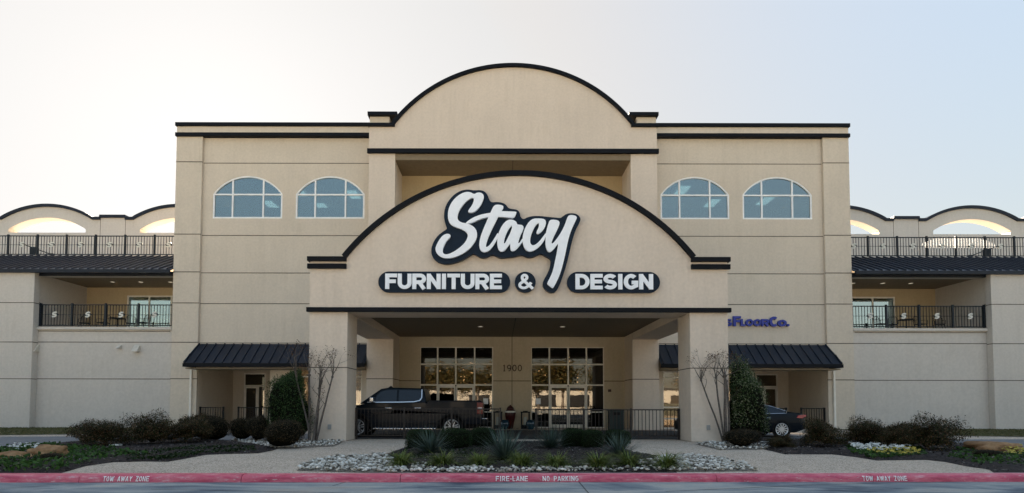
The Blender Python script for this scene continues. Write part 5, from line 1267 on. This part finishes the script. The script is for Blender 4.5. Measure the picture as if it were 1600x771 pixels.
for word, a, b, la, lb, lbl in (('FURNITURE', 590.7, 797, 601.5, 784, 'navy pill-shaped board with the white word FURNITURE on the canopy'), ('&', 804, 836.8, 809.5, 833, 'round navy board with a white ampersand on the canopy'), ('DESIGN', 886, 1031, 899, 1020.5, 'navy pill-shaped board with the white word DESIGN on the canopy')):
    YB_ = YF-.14
    sg = empty('word_sign', (PX((a+b)/2, 441, YB_), YB_, PZ(441, YB_)), lbl, 'sign', 'navy word boards in a row on the canopy')
    MB().prism(stadium(a, b, 424.8, 457.3, YB_), YB_, YF-.03).build('backing_board', SIGNN, sg)
    Yl = YB_-.06; z0, z1 = PZ(452, Yl), PZ(428, Yl)
    letters(word, HW, z1-z0, .235, .045, .055, SIGNW, sg, PX(la, 441, Yl), z0, Yl, total=PX(lb, 441, Yl)-PX(la, 441, Yl))
# blue wall letters
fs_ = empty('wall_letters_sign', (PX(1186, 503, YM), YM-.1, PZ(503, YM)), 'blue raised letters Floor Co. on the wall above the right awning', 'sign')
def wl(txt, pxa, pxb, pya, pyb, ws, t=.24):
    Y = YM-.16; x0, x1 = PX(pxa, 503, Y), PX(pxb, 503, Y); z0, z1 = PZ(pyb, Y), PZ(pya, Y)
    letters(txt, ws, z1-z0, t, .03, .13, SIGNB, fs_, x0, z0, Y, total=x1-x0)
wl('S', 1134, 1144, 498, 509, {'*': .8}); wl('F', 1146, 1158, 493.5, 509, {'*': .7}); wl('LOOR', 1157.5, 1202, 498, 509, {'L': .62, '*': .98}, .27)
wl('C', 1202.5, 1217, 494, 510, {'*': .85}); wl('O', 1215.5, 1229.5, 499, 509.5, {'*': 1.0}, .30); wl('.', 1229.5, 1234, 499, 509, {'*': .4}, .3)

# ------------------------------------------------------------------ what stands across the car park (seen only in the glass)
LEAFG = leafmat('autumn_leaf', [(.015,.02,.008), (.04,.035,.012), (.10,.06,.02)], .6, .3)
rng = np.random.default_rng(3); prot = []
for k in range(3):
    blobs = rng.normal(0, 1, (26, 3))*np.array([1.5, 1.5, 1.0])+np.array([0, 0, 5.0]); C = []
    for b_ in blobs: C.append(b_+rng.normal(0, .5, (170, 3)))
    V, Fc = cards(np.vstack(C), .16, rng=rng); cm = npmesh('crown', V, Fc, LEAFG)
    t_ = MB().tube([(0,0,0), (.05,0,1.5), (0,.1,3), (.1,0,5.5)], [.22,.17,.13,.04], 8)
    for q in range(9): b_ = blobs[q]; t_.tube([(0, 0, rng.uniform(1.8, 3.5)), tuple(b_*.5+np.array([0, 0, 1.6])), tuple(b_)], [.09, .05, .02], 5)
    to = t_.build('trunk', BARK, None); prot.append((cm, to.data)); bpy.data.objects.remove(to)
for k in range(16):
    x = -40+k*5.3+rng.uniform(-2, 2); y = -40-rng.uniform(0, 16); r = empty('parking_tree', (x, y, -.13), 'autumn tree across the car park, seen only as a reflection', 'tree', 'trees across the car park'); r.rotation_euler.z = rng.uniform(0, 6); s_ = rng.uniform(1.1, 1.7); r.scale = (s_, s_, s_)
    link('crown', prot[k % 3][0], r); link('trunk', prot[k % 3][1], r)
ob_ = empty('low_shop', (5, -66, 0), 'long low pale building across the car park, seen only as a reflection', 'building')
MB().box(-60, 55, -84, -74, -.2, 4.4).build('wall', stucco('tan_wall', (.34,.31,.27)), ob_); MB().box(-60.3, 55.3, -84.3, -73.7, 4.4, 4.8).build('roof', TRIM, ob_)
mb = MB()
for k in range(14): mb.box(-56+k*8, -51+k*8, -74.02, -73.9, .4, 3.2)
mb.build('shop_window', IRON, ob_)
